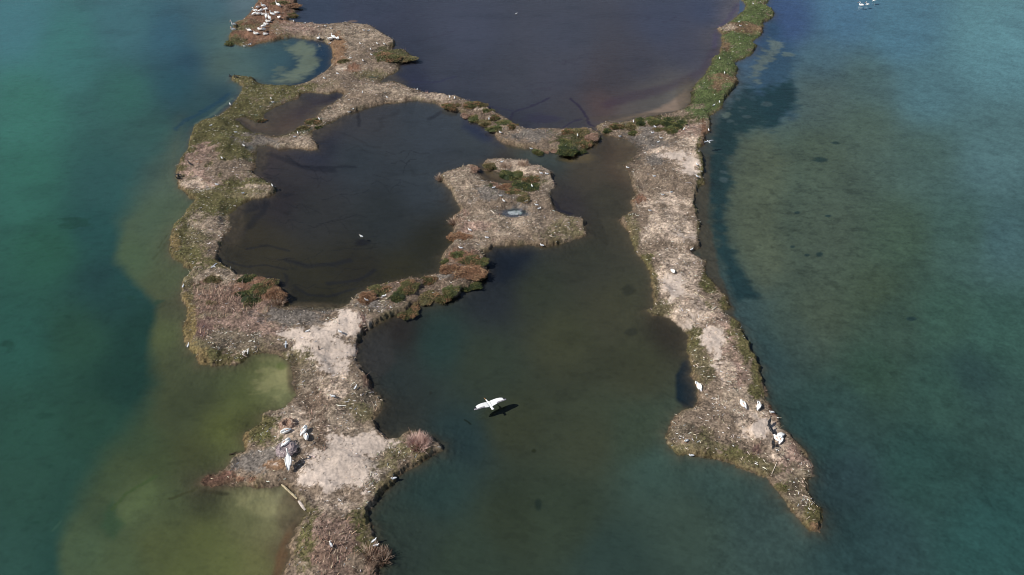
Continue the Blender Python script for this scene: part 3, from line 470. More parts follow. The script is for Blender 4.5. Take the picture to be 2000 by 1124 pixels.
def pelican(pose):
    bm = bmesh.new()
    dz = {'stand': .26, 'tall': .26, 'rest': 0, 'preen': .1, 'swim': -.07, 'hunch': .22}.get(pose, 0); tl = .20 if pose in ('stand', 'tall', 'hunch') else 0
    body = [(-.62, 0, .20 + dz - tl, .05, .015), (-.52, 0, .22 + dz - tl * .8, .09, .04), (-.35, 0, .25 + dz - tl * .5, .15, .11), (-.12, 0, .25 + dz, .20, .18), (.12, 0, .26 + dz + tl * .3, .20, .19), (.28, 0, .28 + dz + tl * .6, .155, .155)]
    o = dz + tl * .7
    neck = {'stand': [(.36, 0, .40 + o, .09, .09), (.37, 0, .56 + o, .055, .055), (.33, 0, .72 + o, .048, .048), (.34, 0, .86 + o, .05, .05), (.40, 0, .92 + o, .06, .06), (.47, 0, .90 + o, .045, .045)],
            'tall': [(.37, 0, .42 + o, .09, .09), (.40, 0, .62 + o, .055, .055), (.41, 0, .82 + o, .048, .048), (.44, 0, .96 + o, .052, .052), (.51, 0, 1.0 + o, .06, .06), (.58, 0, .97 + o, .04, .04)],
            'swim': [(.40, 0, .36 + o, .09, .09), (.37, 0, .50 + o, .055, .055), (.30, 0, .62 + o, .048, .048), (.33, 0, .76 + o, .05, .05), (.42, 0, .80 + o, .06, .06), (.49, 0, .77 + o, .04, .04)],
            'rest': [(.37, 0, .38, .09, .09), (.33, .02, .50, .07, .06), (.22, .04, .54, .07, .055), (.10, .05, .50, .065, .055), (.0, .05, .46, .05, .04)],
            'hunch': [(.37, 0, .40 + o, .09, .09), (.36, 0, .52 + o, .07, .06), (.28, .0, .62 + o, .06, .055), (.34, .0, .70 + o, .065, .06), (.42, 0, .68 + o, .05, .045)],
            'preen': [(.40, .02, .34 + o, .09, .09), (.48, .10, .40 + o, .06, .06), (.44, .20, .50 + o, .05, .05), (.32, .25, .52 + o, .055, .055), (.22, .24, .46 + o, .06, .055), (.16, .22, .40 + o, .04, .04)]}[pose]
    loft(bm, body + neck, 0, 12)
    h = neck[-1]
    bill = {'stand': (.20, -.30), 'tall': (.16, -.34), 'swim': (.34, -.12), 'rest': (-.36, -.06), 'hunch': (.14, -.34), 'preen': (-.34, -.08)}[pose]
    loft(bm, [(h[0] - .01, h[1], h[2], .035, .035), (h[0] + bill[0] * .5, h[1], h[2] + bill[1] * .5, .028, .024), (h[0] + bill[0], h[1], h[2] + bill[1], .012, .010)], 3, 6)
    for s in (-1, 1):                     # folded wings
        loft(bm, [(.26, s * .13, .33 + dz + tl * .5, .03, .04), (.14, s * .185, .33 + dz + tl * .3, .045, .13), (-.12, s * .19, .31 + dz, .045, .14), (-.36, s * .14, .28 + dz - tl * .4, .035, .09), (-.60, s * .07, .24 + dz - tl * .9, .02, .03)], 0, 8, lambda c: 5 if c.x < -.44 else 0)
    if dz > .15: legs(bm, 0, .20 + dz * .4, .09, .016, 4, .11)
    return finish(bm, 'pelican_' + pose)
def flying(span, chord, L, neck, tip, grey, name, sweep, bend=0):
    bm = bmesh.new()
    if neck:
        loft(bm, [(-.62, 0, .0, .10, .012), (-.54, 0, .0, .13, .02), (-.40, 0, .0, .09, .05), (-.2, 0, .0, .16, .12), (.1, 0, .0, .19, .16), (.3, 0, .0, .15, .14), (.42, .03, .02, .06, .065), (.52, .05, .05, .05, .05), (.60, .06, .05, .055, .055), (.68, .06, .03, .035, .03)], 0, 12)
        loft(bm, [(.66, .06, .03, .03, .025), (.84, .07, .0, .024, .02), (1.02, .08, -.03, .008, .008)], 3, 6)
    else:
        loft(bm, [(-.30, 0, 0, .07, .006), (-.2, 0, 0, .05, .02), (-.08, 0, 0, .07, .06), (.08, 0, 0, .07, .065), (.18, 0, .01, .045, .05), (.24, 0, .01, .04, .04), (.29, 0, 0, .015, .015)], 0, 10)
        loft(bm, [(.28, 0, 0, .012, .012), (.345, 0, -.01, .006, .006)], 3, 6)
    hs = span / 2
    for s in (-1, 1):
        st = []
        for k, (f, c, sw) in enumerate([(0, 1.05, 0), (.15, 1.1, .02), (.35, 1.0, .05), (.5, .92, .06), (.68, .84, .02), (.82, .66, -.05), (.93, .42, -.12), (1, .12, -.2)]):
            y = s * (.05 + f * hs); z = .05 + math.sin(f * 2.4) * .10 * span / 3 - bend * f; cc = chord * c
            st.append((sweep * sw + .06 * chord, y, z, cc / 2, .035 * (1 - f) + .008))
        def fn(c, hs=hs):
            f = abs(c.y) / hs
            if f > tip: return 2 if (grey and True) or c.x > 0 else 5
            if neck and f > .3 and c.x < -.10 - .02: return 5
            return 1 if (grey and f > .04) else 0
        # rings with the chord along the flight direction
        rings = []
        for (x, y, z, a, b) in st:
            rings.append([bm.verts.new((x + a * math.cos(q), y, z + b * math.sin(q))) for q in [2 * math.pi * k / 12 for k in range(12)]])
        fs = []
        for a, b in zip(rings, rings[1:]):
            for k in range(12): fs.append(bm.faces.new((a[k], a[(k + 1) % 12], b[(k + 1) % 12], b[k])))
        fs += [bm.faces.new(rings[0][::-1]), bm.faces.new(rings[-1])]
        for f in fs: f.material_index = fn(f.calc_center_median()); f.smooth = True
    return finish(bm, name)
def gull(pose):
    bm = bmesh.new(); dz = {'stand': .15, 'sit': 0, 'float': -.03}[pose]
    loft(bm, [(-.29, 0, .10 + dz, .02, .008), (-.2, 0, .11 + dz, .045, .03), (-.08, 0, .11 + dz, .075, .075), (.06, 0, .12 + dz, .085, .09), (.15, 0, .15 + dz, .07, .075), (.19, 0, .22 + dz, .045, .05), (.21, 0, .27 + dz, .045, .048), (.25, 0, .28 + dz, .035, .035), (.275, 0, .275 + dz, .015, .015)], 0, 10)
    loft(bm, [(.27, 0, .275 + dz, .012, .014), (.335, 0, .262 + dz, .005, .006)], 3, 6)
    for s in (-1, 1):
        loft(bm, [(.12, s * .05, .17 + dz, .02, .03), (.04, s * .075, .16 + dz, .025, .055), (-.10, s * .07, .15 + dz, .025, .05), (-.22, s * .045, .135 + dz, .018, .025), (-.34, s * .02, .13 + dz, .008, .01)], 1, 8, lambda c: 2 if c.x < -.22 else 1)
    if pose == 'stand': legs(bm, 0, .19, .03, .007, 3, .04)
    return finish(bm, 'gull_' + pose)
def cormorant(pose):
    bm = bmesh.new()
    if pose == 'up':
        loft(bm, [(-.42, 0, .05, .05, .01), (-.25, 0, .14, .06, .03), (-.12, 0, .26, .10, .10), (.02, 0, .40, .12, .12), (.10, 0, .54, .08, .08), (.13, 0, .66, .04, .045), (.10, 0, .78, .035, .035), (.13, 0, .86, .04, .04), (.18, 0, .87, .025, .025)], 2, 10)
        loft(bm, [(.17, 0, .87, .014, .014), (.26, 0, .87, .005, .005)], 4, 6)
    else:
        loft(bm, [(-.45, 0, .14, .05, .01), (-.28, 0, .18, .06, .03), (-.1, 0, .22, .11, .10), (.1, 0, .27, .11, .11), (.2, 0, .36, .05, .06), (.22, 0, .5, .035, .04), (.26, 0, .58, .04, .04), (.31, 0, .58, .025, .025)], 2, 10)
        loft(bm, [(.30, 0, .58, .014, .014), (.39, 0, .57, .005, .005)], 4, 6)
    if pose == 'wings':
        for s in (-1, 1): loft(bm, [(.08, s * .06, .32, .09, .03), (.02, s * .22, .36, .11, .02), (-.06, s * .34, .32, .08, .015), (-.14, s * .42, .26, .03, .01)], 2, 8)
    legs(bm, -.02, .14, .05, .012, 4, .06)
    return finish(bm, 'cormorant_' + pose)
PEL = {p: pelican(p) for p in ('stand', 'tall', 'rest', 'preen', 'swim', 'hunch')}
PEL['fly'] = flying(3.0, .60, 1.5, True, .86, False, 'pelican_fly', .55)
GUL = {p: gull(p) for p in ('stand', 'sit', 'float')}; GUL['fly'] = flying(1.5, .17, .6, False, .86, True, 'gull_fly', .5, .05)
COR = {p: cormorant(p) for p in ('up', 'low', 'wings')}
def bird(kind, lib, px, py, pose, head, label, group=None, sc=1.0, z=None, rot=None):
    x, y, zz = spot(px, py, pose in ('swim', 'float')); o = add_obj(kind, lib[pose])
    if z is not None: x, y, zz = *[float(q) * (H - z) / H for q in w2(px, py)], z
    o.location = (x, y, zz - (0 if z is not None else .01)); o.rotation_euler = rot or (0, 0, R(head)); k = sc * random.uniform(.95, 1.05); o.scale = (k, k, k)
    return tag(o, label, kind, group)
P = lambda *a, **k: bird('pelican', PEL, *a, **k)
G = lambda *a, **k: bird('gull', GUL, *a, **k)
K = lambda *a, **k: bird('cormorant', COR, *a, **k)
gp = 'pelicans crowded on the far brown headland'
for a in [
 (516,17,'hunch',200,'upper white pelican of the touching pair at the top of the headland flock'),
 (519,21,'rest',10,'white pelican lying just below the topmost upright one in the headland flock'),
 (544,15,'tall',150,'white pelican standing alone with its neck raised at the top right of the headland'),
 (504,18,'preen',240,'small white pelican left of the top pair, nearest the lake edge'),
 (499,23,'swim',170,'white pelican with curled neck above the big one at the left end of the flock'),
 (509,24,'rest',30,'white pelican tucked up in the middle of the upper flock, right of the curled neck'),
 (497,32,'hunch',20,'large white pelican with a grey wing at the left end of the upper flock'),
 (505,30,'rest',200,'greyish pelican pressed against the large one at the left end of the upper flock'),
 (514,30,'rest',185,'white pelican lying right of the greyish one in the upper flock'),
 (521,37,'tall',95,'upright white pelican with neck straight up in the middle of the headland'),
 (533,33,'hunch',170,'white pelican between the upright neck and the oval resting one'),
 (541,28,'rest',190,'oval resting white pelican on the right side of the upper flock'),
 (545,38,'preen',300,'white pelican alone at the lower right corner of the upper flock'),
 (527,40,'hunch',120,'white pelican leaning just right of the upright neck'),
 (524,45,'rest',180,'white pelican lying across the slope below the upright neck'),
 (520,50,'rest',185,'lowest white pelican of the diagonal row down the headland'),
 (515,55,'preen',20,'topmost pelican of the lower huddle on the headland'),
 (508,60,'rest',170,'left pelican of the lower huddle with its head on its back'),
 (516,63,'hunch',250,'white pelican standing in the middle of the lower huddle'),
 (519,69,'rest',200,'lowest pelican of the lower huddle beside its own shadow'),
 (500,67,'rest',175,'oval white pelican lying left of the lower huddle'),
 (487,63,'preen',150,'single white pelican halfway between the lower huddle and the shore pair'),
 (457,63,'hunch',230,'pale grey backed pelican at the left shore of the headland'),
 (458,54,'tall',240,'slim white pelican beside the black bird at the headland shore')]:
    P(*a, group=gp)
P(623,80,'tall',310,'pelican standing at the water edge of the round bay with its bill down')
P(645,77,'preen',200,'left pelican of the busy group on the mud neck by the round bay')
P(652,77,'hunch',150,'middle pelican of the busy group on the mud neck with raised back')
P(659,78,'rest',330,'right pelican of the busy group on the mud neck, with bluish wing')
P(1682,12,'swim',160,'white pelican swimming with curved neck on the open lake, leftmost of the three')
P(1694,11,'swim',200,'middle swimming pelican of the three on the far lake')
P(1708,3,'swim',30,'farthest swimming pelican at the top edge of the picture')
P(566,910,'stand',100,'big white pelican standing seen from behind beside the trampled nest', sc=1.08)
P(560,868,'rest',50,'white pelican sitting on the grey nest above the big standing pelican', sc=.9)
P(558,846,'rest',210,'white pelican lying between the two round nests', sc=.85)
P(595,844,'rest',70,'upper pelican of the touching pair right of the nests', sc=.95)
P(599,857,'rest',290,'lower pelican of the touching pair right of the nests', sc=.85)
P(1314,533,'rest',290,'lone white pelican sitting in the middle of the pale straw ridge', sc=.8)
P(1364,760,'preen',100,'white pelican by the dark inlet on the left shore of the right islet', sc=.95)
P(1450,792,'rest',110,'white pelican resting on straw, left of its neighbour on the right islet', sc=.85)
P(1481,798,'preen',60,'white pelican with fanned tail above the long crack in the ground', sc=.8)
P(1515,859,'rest',120,'left pelican of the tight cluster beside the crack', sc=.75)
P(1522,855,'preen',200,'upper right pelican of the tight cluster beside the crack', sc=.75)
P(1524,862,'rest',60,'lower right pelican of the tight cluster beside the crack', sc=.75)
P(957,791,'fly',118,'great white pelican gliding over the central bay with black wing tips', z=.45, sc=1.0, rot=(R(4), 0, R(118)))
# cormorants
K(457,52,'up',200,'black cormorant standing behind the slim pelican at the headland shore')
K(451,152,'wings',150,'black cormorant at the very tip of the spit below the round bay')
K(462,153,'low',160,'black cormorant just inside the tip of the spit below the round bay')
K(349,346,'wings',100,'black cormorant with open wings, upper one on the green bank at the far left')
K(350,352,'low',200,'black cormorant, lower one on the green bank at the far left')
K(372,323,'low',150,'black cormorant on the rusty side of the pink straw mound')
K(1501,830,'low',60,'black cormorant above the crack on the right islet')
K(1504,842,'low',110,'black cormorant crouching on the crack midway down the right islet')
K(1507,874,'low',250,'black cormorant below the pelican cluster')
# gulls
for a in [
 (574,44,'stand',100,'white gull on the muddy shore just right of the pelican headland'),
 (595,47,'sit',10,'white gull sitting at the edge of the far lagoon, second from the headland'),
 (636,52,'sit',170,'white gull lying in the shallows on the far side of the mud neck'),
 (647,57,'sit',180,'gull with a shadow behind the busy pelicans on the mud neck'),
 (644,85,'sit',30,'yellowish white gull in front of the busy pelicans on the mud neck'),
 (711,62,'stand',170,'gull left of two on the pale straw near the far lagoon edge'),
 (720,61,'sit',20,'gull right of two on the pale straw near the far lagoon edge'),
 (704,88,'stand',140,'gull on bare mud in the middle of the wide neck'),
 (737,88,'stand',130,'left gull of two above the round bush on the far point'),
 (751,89,'stand',140,'right gull of two above the round bush on the far point'),
 (724,99,'stand',110,'upright gull left of the round bush on the far point'),
 (726,110,'stand',150,'gull beside the lower left flank of the round bush on the far point'),
 (685,116,'stand',170,'gull at the end of the little brown bush on the mud neck'),
 (709,121,'stand',120,'gull with dark back on mud right of the little brown bush'),
 (660,148,'stand',160,'dark backed gull among the pale twigs below the round bay'),
 (634,156,'stand',150,'gull with grey wings below the lower rim of the round bay'),
 (708,182,'sit',90,'white gull above the right end of the dark mud pool'),
 (756,193,'stand',140,'gull on the white litter strip of the long land bridge'),
 (815,178,'stand',90,'tall white gull standing at the far lagoon edge of the land bridge'),
 (488,87,'fly',160,'gull with raised wings at the lower edge of the pelican headland'),
 (477,89,'sit',180,'pale gull low on the shore of the pelican headland'),
 (534,203,'stand',200,'large grey gull with half open wings above the dark mud pool'),
 (530,196,'stand',110,'slim gull just behind the large grey one above the dark mud pool'),
 (450,207,'stand',120,'gull on the brown west shore above the green slope'),
 (682,217,'sit',200,'left gull of two at the lower edge of the land bridge over the big lagoon'),
 (688,211,'sit',10,'right gull of two at the lower edge of the land bridge over the big lagoon'),
 (461,260,'sit',190,'white gull on the open green slope west of the dark mud pool'),
 (477,288,'stand',140,'gull on the green slope above the grey mud flat'),
 (434,312,'stand',130,'gull on green turf right of the pink straw mound'),
 (412,246,'sit',30,'tiny white gull high on the green slope near the west shore'),
 (576,269,'sit',200,'left gull on the straw tongue below the dark mud pool'),
 (582,263,'stand',110,'right gull on the straw tongue below the dark mud pool'),
 (624,236,'stand',120,'gull beside the brown bush at the right end of the dark mud pool'),
 (424,362,'sit',170,'gull at the lower right rim of the pink straw mound'),
 (476,381,'stand',240,'upright white gull on the green neck of the pointed straw tip'),
 (533,368,'stand',120,'grey gull at the dark end of the pointed straw tip'),
 (706,463,'float',150,'single white gull floating on the dark middle lagoon'),
 (1008,28,'float',20,'single white gull floating on the far purple lagoon'),
 (417,521,'fly',160,'white gull with open wings at the upper edge of the brown reed field'),
 (601,649,'sit',20,'gull sitting on the pale sand patch next to the dark upright stick'),
 (665,652,'stand',150,'dark backed gull in the middle of the upper pale sand patch'),
 (559,672,'fly',190,'white gull with spread wings on olive ground left of the pale sand'),
 (368,677,'sit',90,'tiny pale gull on the orange edge of the west bank'),
 (358,561,'sit',90,'tiny pale gull on the west bank beside the bright green patch'),
 (716,588,'sit',150,'white gull on the left end bush of the shrub ridge'),
 (750,580,'sit',10,'grey backed gull between the first two bushes of the shrub ridge'),
 (900,486,'sit',170,'gull on straw at the top of the shrub ridge where it joins the island'),
 (651,778,'stand',170,'dark winged gull on the narrow waist of the left islet'),
 (695,761,'stand',70,'white gull near the right edge of the narrow waist of the left islet'),
 (770,937,'stand',200,'gull at the very edge of the bank above the central bay'),
 (647,1066,'sit',120,'single white gull on the pinkish brown reed bed near the bottom'),
 (731,1060,'stand',40,'upper bird of two grey gulls at the bottom bank of the left islet'),
 (735,1069,'stand',10,'lower bird of two grey gulls at the bottom bank of the left islet'),
 (964,368,'sit',10,'white gull on the rusty bush at the left end of the island thicket'),
 (1039,367,'stand',110,'white gull standing in the green bushes of the island thicket'),
 (1068,341,'sit',170,'right gull of the pair at the upper right edge of the island'),
 (1057,340,'sit',160,'left gull of the pair at the upper right edge of the island'),
 (978,386,'stand',200,'upper gull of two on mud between the thicket and the white puddle'),
 (984,396,'stand',130,'lower gull of two on mud between the thicket and the white puddle'),
 (1027,395,'sit',10,'gull directly under the lowest bush of the island thicket'),
 (1048,404,'stand',180,'gull right of the white puddle on the island'),
 (1053,409,'sit',20,'small pale gull low on the mud right of the white puddle'),
 (951,465,'sit',170,'white gull on the lower left part of the island'),
 (1059,476,'stand',160,'gull at the lower shore of the island facing the bay'),
 (918,453,'stand',150,'dark winged gull on the pink patch above the round rusty bush'),
 (980,319,'sit',20,'white gull on the pale upper crest of the island'),
 (878,191,'sit',90,'left white gull of two on the land bridge where the bushes start'),
 (888,193,'sit',100,'right white gull of two on the land bridge where the bushes start'),
 (955,231,'stand',90,'white gull among the bushes halfway along the land bridge'),
 (977,262,'stand',140,'gull at the upper left corner of the grey gravel patch'),
 (1128,266,'sit',90,'white gull on the upper bushes at the end of the gravel patch'),
 (1105,287,'sit',60,'white gull on the lower green bushes at the end of the gravel patch'),
 (1038,287,'sit',190,'pale gull on the lower shore of the gravel patch'),
 (1405,201,'sit',90,'right white gull of two on the green right hand causeway'),
 (1394,207,'sit',30,'left white gull of two on the green right hand causeway'),
 (1279,251,'stand',130,'big white gull below the row of dark green bushes'),
 (1335,256,'stand',60,'gull on the rusty turf right of the dark green bushes'),
 (1384,255,'stand',90,'upright white gull at the eroded right shore of the causeway'),
 (1291,271,'sit',180,'grey gull on the grey mud below the dark green bushes'),
 (1285,279,'sit',20,'small gull just below the grey one on the grey mud'),
 (1274,261,'sit',170,'pale gull on the upper rim of the grey mud'),
 (1361,324,'stand',120,'upper gull of two on the green right edge of the straw ridge'),
 (1361,348,'stand',130,'lower gull of two on the green right edge of the straw ridge'),
 (1278,345,'sit',180,'white gull lying on the bare mud of the straw ridge'),
 (1226,329,'sit',160,'gull at the pointed left corner of the straw ridge'),
 (1311,377,'sit',200,'right gull of two above the second pale straw band'),
 (1294,382,'sit',190,'left gull of two above the second pale straw band'),
 (1237,239,'sit',90,'white gull on the shore left of the row of dark green bushes'),
 (1211,268,'sit',200,'pale gull on the spit beside the narrow channel'),
 (1471,7,'sit',90,'tiny white gull at the top end of the green causeway'),
 (1443,44,'sit',20,'upper white gull at the left edge of the green causeway'),
 (1446,52,'sit',170,'pale gull on the brown turf below the first green stretch'),
 (1405,117,'stand',90,'white gull on the brown notch between two green stretches'),
 (1415,144,'sit',80,'white gull in the second green stretch of the causeway'),
 (1269,415,'stand',200,'grey gull on mud at the wide middle of the straw ridge'),
 (1351,485,'sit',30,'white gull beside the broken bank on the right of the straw ridge'),
 (1340,865,'stand',210,'grey winged gull on the rounded left lobe of the right islet'),
 (1352,884,'sit',180,'white gull lying by the lower shore of the rounded left lobe'),
 (1507,807,'sit',180,'small white gull at the reddish right bank above the crack')]:
    G(*a, group='gulls scattered over the islets', sc=.9)
G(1384,277,'fly',115,'white gull in flight over the dark channel beside the causeway', z=1.1, sc=1.05)

# ---------------------------------------------------------------- shrubs, dry bush, nests, driftwood
def shrub_mesh(cols, seed, dry=False):
    r = np.random.default_rng(seed); n = 1800 if not dry else 800
    ph = r.random(8) * 6.28
    def rad(a, e): return 1 + .16 * np.sin(2 * a + ph[0]) + .12 * np.sin(3 * a + ph[1]) + .08 * np.sin(5 * a + ph[2] + 3 * e) + .06 * np.sin(9 * a + ph[3])
    a = r.random(n) * 6.283; e = np.arcsin(r.random(n) ** .8); q = rad(a, e) * (.82 + .26 * r.random(n)) * .5
    c = np.stack([q * np.cos(a) * np.cos(e), q * np.sin(a) * np.cos(e), q * np.sin(e) * .62 * (1 + .3 * np.sin(4 * a + ph[4]) * np.cos(e)) - .02], -1)
    d = np.stack([np.cos(a) * np.cos(e), np.sin(a) * np.cos(e), np.sin(e) + .5], -1) + r.standard_normal((n, 3)) * .5; d /= np.linalg.norm(d, axis=1)[:, None]
    s = np.cross(d, r.standard_normal((n, 3))); s /= np.linalg.norm(s, axis=1)[:, None]
    L = r.uniform(.05, .11, n)[:, None] * (1.6 if dry else 1); W = r.uniform(.018, .035, n)[:, None] * (.6 if dry else 1)
    v = np.stack([c - d * L * .5, c + s * W, c + d * L * .6, c - s * W], 1).reshape(-1, 3); f = (np.arange(n) * 4)[:, None] + np.array([[0, 1, 2, 3]])
    pat = np.sin(3 * c[:, 0] / .3 + ph[5]) + np.sin(3 * c[:, 1] / .3 + ph[6]) + r.normal(0, .8, n); k = (pat > .3).astype(int)
    cc = lin(np.array(cols)[k]) * r.uniform(.55, 1.35, (n, 1)); return np_mesh('foliage', v, f, [leafm], {'Col': np.repeat(cc, 4, 0)})
def core_mesh(seed, col):
    bm = bmesh.new(); bmesh.ops.create_icosphere(bm, subdivisions=3, radius=.43); r = random.Random(seed); ph = [r.random() * 6.28 for _ in range(6)]
    for v in bm.verts:
        x, y, z = v.co; a = math.atan2(y, x); k = 1 + .13 * math.sin(2 * a + ph[0]) + .1 * math.sin(3 * a + ph[1]) + .07 * math.sin(14 * x + ph[2]) * math.sin(13 * y + ph[3])
        v.co = (x * k, y * k, max(z * .56 * k + .02 * math.sin(40 * x + 37 * y), -.06))
    me = bpy.data.meshes.new('branch_mass'); bm.to_mesh(me); bm.free(); me.materials.append(mottled('twig mass', tuple(int(c * .55) for c in col), tuple(int(c * .9) for c in col), 14)); return me
SH = {'g': ((84, 90, 52), (114, 106, 68)), 'd': ((58, 68, 38), (96, 96, 56)), 'o': ((104, 98, 64), (128, 110, 80)), 'r': ((124, 92, 68), (140, 110, 84)), 'm': ((90, 88, 54), (130, 100, 74)), 'p': ((160, 130, 112), (132, 104, 88))}
SM = {k: [(core_mesh(i * 7 + j, c[0]), shrub_mesh(c, i * 11 + j, k == 'p')) for j in range(2)] for i, (k, c) in enumerate(SH.items())}
def shrub(px, py, w, k, label, group=None, asp=.7, hz=.75):
    x, y, z = spot(px, py); dep = y * math.cos(TH) + (H - z) * math.sin(TH); W = w * 1.2 * dep / FPX
    cm, fm = SM[k][random.randrange(2)]; o = add_obj('marsh_shrub', None); o.location = (x, y, z - .04); o.rotation_euler = (0, 0, random.uniform(0, 6.28)); o.scale = (W, W * asp * random.uniform(.95, 1.2) + .25, max(.35, min(W, 1.7) * hz))
    add_obj('branch_mass', cm, o); add_obj('foliage', fm, o); return tag(o, label, 'shrub', group)
gA, gB, gC, gD = 'low bushes on the far points and pool edge', 'bushes along the land bridge', 'bushes of the island thicket', 'bushes of the shrub ridge'
for a in [
 (756,112,44,'m','left half of the round bush mound on the far point',gA),(783,113,44,'o','right half of the round bush mound on the far point',gA),(672,120,18,'o','little brown bush on the mud neck beside the round bay',gA),
 (613,238,28,'m','brown bush at the right corner of the dark mud pool',gA),(591,251,18,'o','small tan bush on the lower rim of the dark mud pool',gA),(621,249,11,'d','tiny dark green bush at the edge of the big lagoon',gA),(511,236,14,'m','small brown bush on the upper left rim of the dark mud pool',gA),
 (878,208,28,'m','first rounded bush on the lagoon side of the land bridge',gB),(895,207,18,'o','small bush right behind the first rounded bush of the land bridge',gB),(922,205,30,'m','long bush on the far lagoon edge of the land bridge',gB),(942,207,18,'o','end of the long bush on the far lagoon edge',gB),(953,217,18,'g','small green bush on the far edge of the land bridge past the long bush',gB),(912,224,20,'p','greyish bush on the near side of the land bridge',gB),(928,232,26,'g','olive bush on the near side of the land bridge',gB),(948,240,26,'o','tan green bush on the near side of the land bridge above the dark water',gB),(966,230,20,'m','bush in the middle of the land bridge beside the white gull',gB),(984,242,28,'g','wide bush near the right end of the land bridge',gB),(1001,247,18,'m','small pointed bush where the land bridge meets the gravel patch',gB),(966,252,26,'g','lowest bush of the land bridge, touching the gravel patch',gB),
 (1052,294,22,'g','small green bush hanging off the lower shore of the gravel patch',gB),(1067,297,11,'p','tiny brown bush beside the small green one below the gravel patch',gB),(1108,259,22,'m','dark rimmed bush at the upper edge right of the gravel patch',gB),(1133,260,32,'o','olive bush at the top of the clump right of the gravel patch',gB),(1156,268,26,'p','dry pinkish bush at the right end of the clump by the gravel patch',gB),(1098,276,28,'g','yellow green bush on the left of the clump by the gravel patch',gB),(1140,281,30,'m','brown bush in the middle of the clump by the gravel patch',gB),(1107,293,38,'d','large dark green bush at the bottom of the clump by the gravel patch',gB),(1133,294,20,'d','dark green bush at the lower right corner of the clump',gB),(1085,296,15,'p','small grey brown bush left of the large dark green one',gB),
 (956,323,22,'o','olive bush at the upper left of the island beside the brown notch',gC),(963,326,13,'d','tiny dark green bush at the upper left of the island',gC),(924,331,22,'p','dry grey bush left of the brown notch on the island',gC),(992,342,34,'d','dark green bush at the upper left of the island thicket',gC),(1018,341,28,'g','green bush at the top middle of the island thicket',gC),(1040,348,28,'m','rusty bush at the right of the island thicket',gC),(1018,364,32,'d','dark bush in the centre of the island thicket',gC),(1040,370,34,'d','large dark green bush at the lower right of the island thicket',gC),(966,364,20,'p','pale rusty bush at the left tail of the island thicket',gC),(984,368,26,'r','red brown bush left of centre in the island thicket',gC),(1002,378,30,'m','brown bush at the lower edge of the island thicket',gC),(1020,386,28,'o','lowest olive bush of the island thicket',gC),
 (903,466,44,'r','round rusty bush on the lower left corner of the island',gD),(896,498,22,'g','small green bush below the round rusty one',gD),(872,511,17,'g','small green bush on the lagoon side of the ridge',gD),(918,508,34,'m','mixed bush at the wide upper part of the shrub ridge',gD),(941,512,22,'g','green bush on the bay side of the wide ridge',gD),(876,526,28,'r','reddish bush on the lagoon side of the wide ridge',gD),(918,532,50,'r','large rusty bush filling the middle of the wide ridge',gD),(940,540,20,'o','olive bush on the bay shore beside the large rusty one',gD),(918,556,34,'d','dark green bush at the bay shore under the large rusty one',gD),
 (880,568,30,'g','green bush inward of the ridge waist',gD),(862,580,34,'m','brown green bush on the bay side of the narrow ridge',gD),(830,582,36,'o','olive bush overhanging the bay on the narrow ridge',gD),(838,548,26,'m','bush on the lagoon side of the narrow ridge',gD),(800,560,36,'m','brown bush midway on the lagoon side of the narrow ridge',gD),(776,580,26,'d','small dark bush in the middle of the narrow ridge',gD),(786,566,18,'g','little green bush above the small dark bush of the ridge',gD),(742,570,46,'m','wide mound bush near the left end of the shrub ridge',gD),(716,583,32,'r','rusty mound at the very left end of the shrub ridge',gD),(795,603,36,'m','bush on the lower bay bank left of the narrow ridge',gD),
 (482,545,30,'d','dark green bush at the top of the reed field',gA),(492,577,50,'d','largest dark green bush in the reed field',gA),(472,572,24,'d','dark green bush on the left flank of the largest one',gA),(515,562,44,'m','rust and green bush on the upper right of the reed field',gA),(538,574,34,'r','rusty bush at the right edge of the reed field',gA),(414,541,30,'o','brown olive bush at the upper left of the reed field',gA),(399,549,18,'p','small dry bush at the left corner of the reed field',gA),(426,548,16,'m','small brown bush right of the olive one in the reed field',gA),(412,592,14,'o','tiny olive bush in the left part of the reed field',gA),
 (1252,238,26,'d','leftmost dark green bush of the row at the causeway foot',gD),(1276,237,26,'g','second dark green bush of the row at the causeway foot',gD),(1302,239,30,'d','middle bush of the row at the causeway foot',gD),(1326,244,28,'d','right bush of the row at the causeway foot',gD),(1312,253,26,'g','olive bush below the row at the causeway foot',gD),(1286,253,16,'o','small bush just right of the big white gull',gD),(1232,247,22,'o','pale olive bush on the spit left of the row',gD),(1204,247,22,'m','rusty green bush near the tip of the spit',gD),(1186,256,16,'d','tiny dark bush at the tip of the spit',gD),(1236,259,18,'g','low green bush under the spit bushes',gD),
 (572,12,26,'r','rusty bush at the top right corner of the pelican headland',gA),(568,30,24,'m','brown bush on the lagoon side of the pelican headland',gA),(548,6,26,'o','olive bush at the top edge of the pelican headland',gA),(452,84,24,'g','green bush at the rounded left tip of the pelican headland',gA)]:
    shrub(*a, asp=.75, hz=.45 if a[2] < 24 else .4)
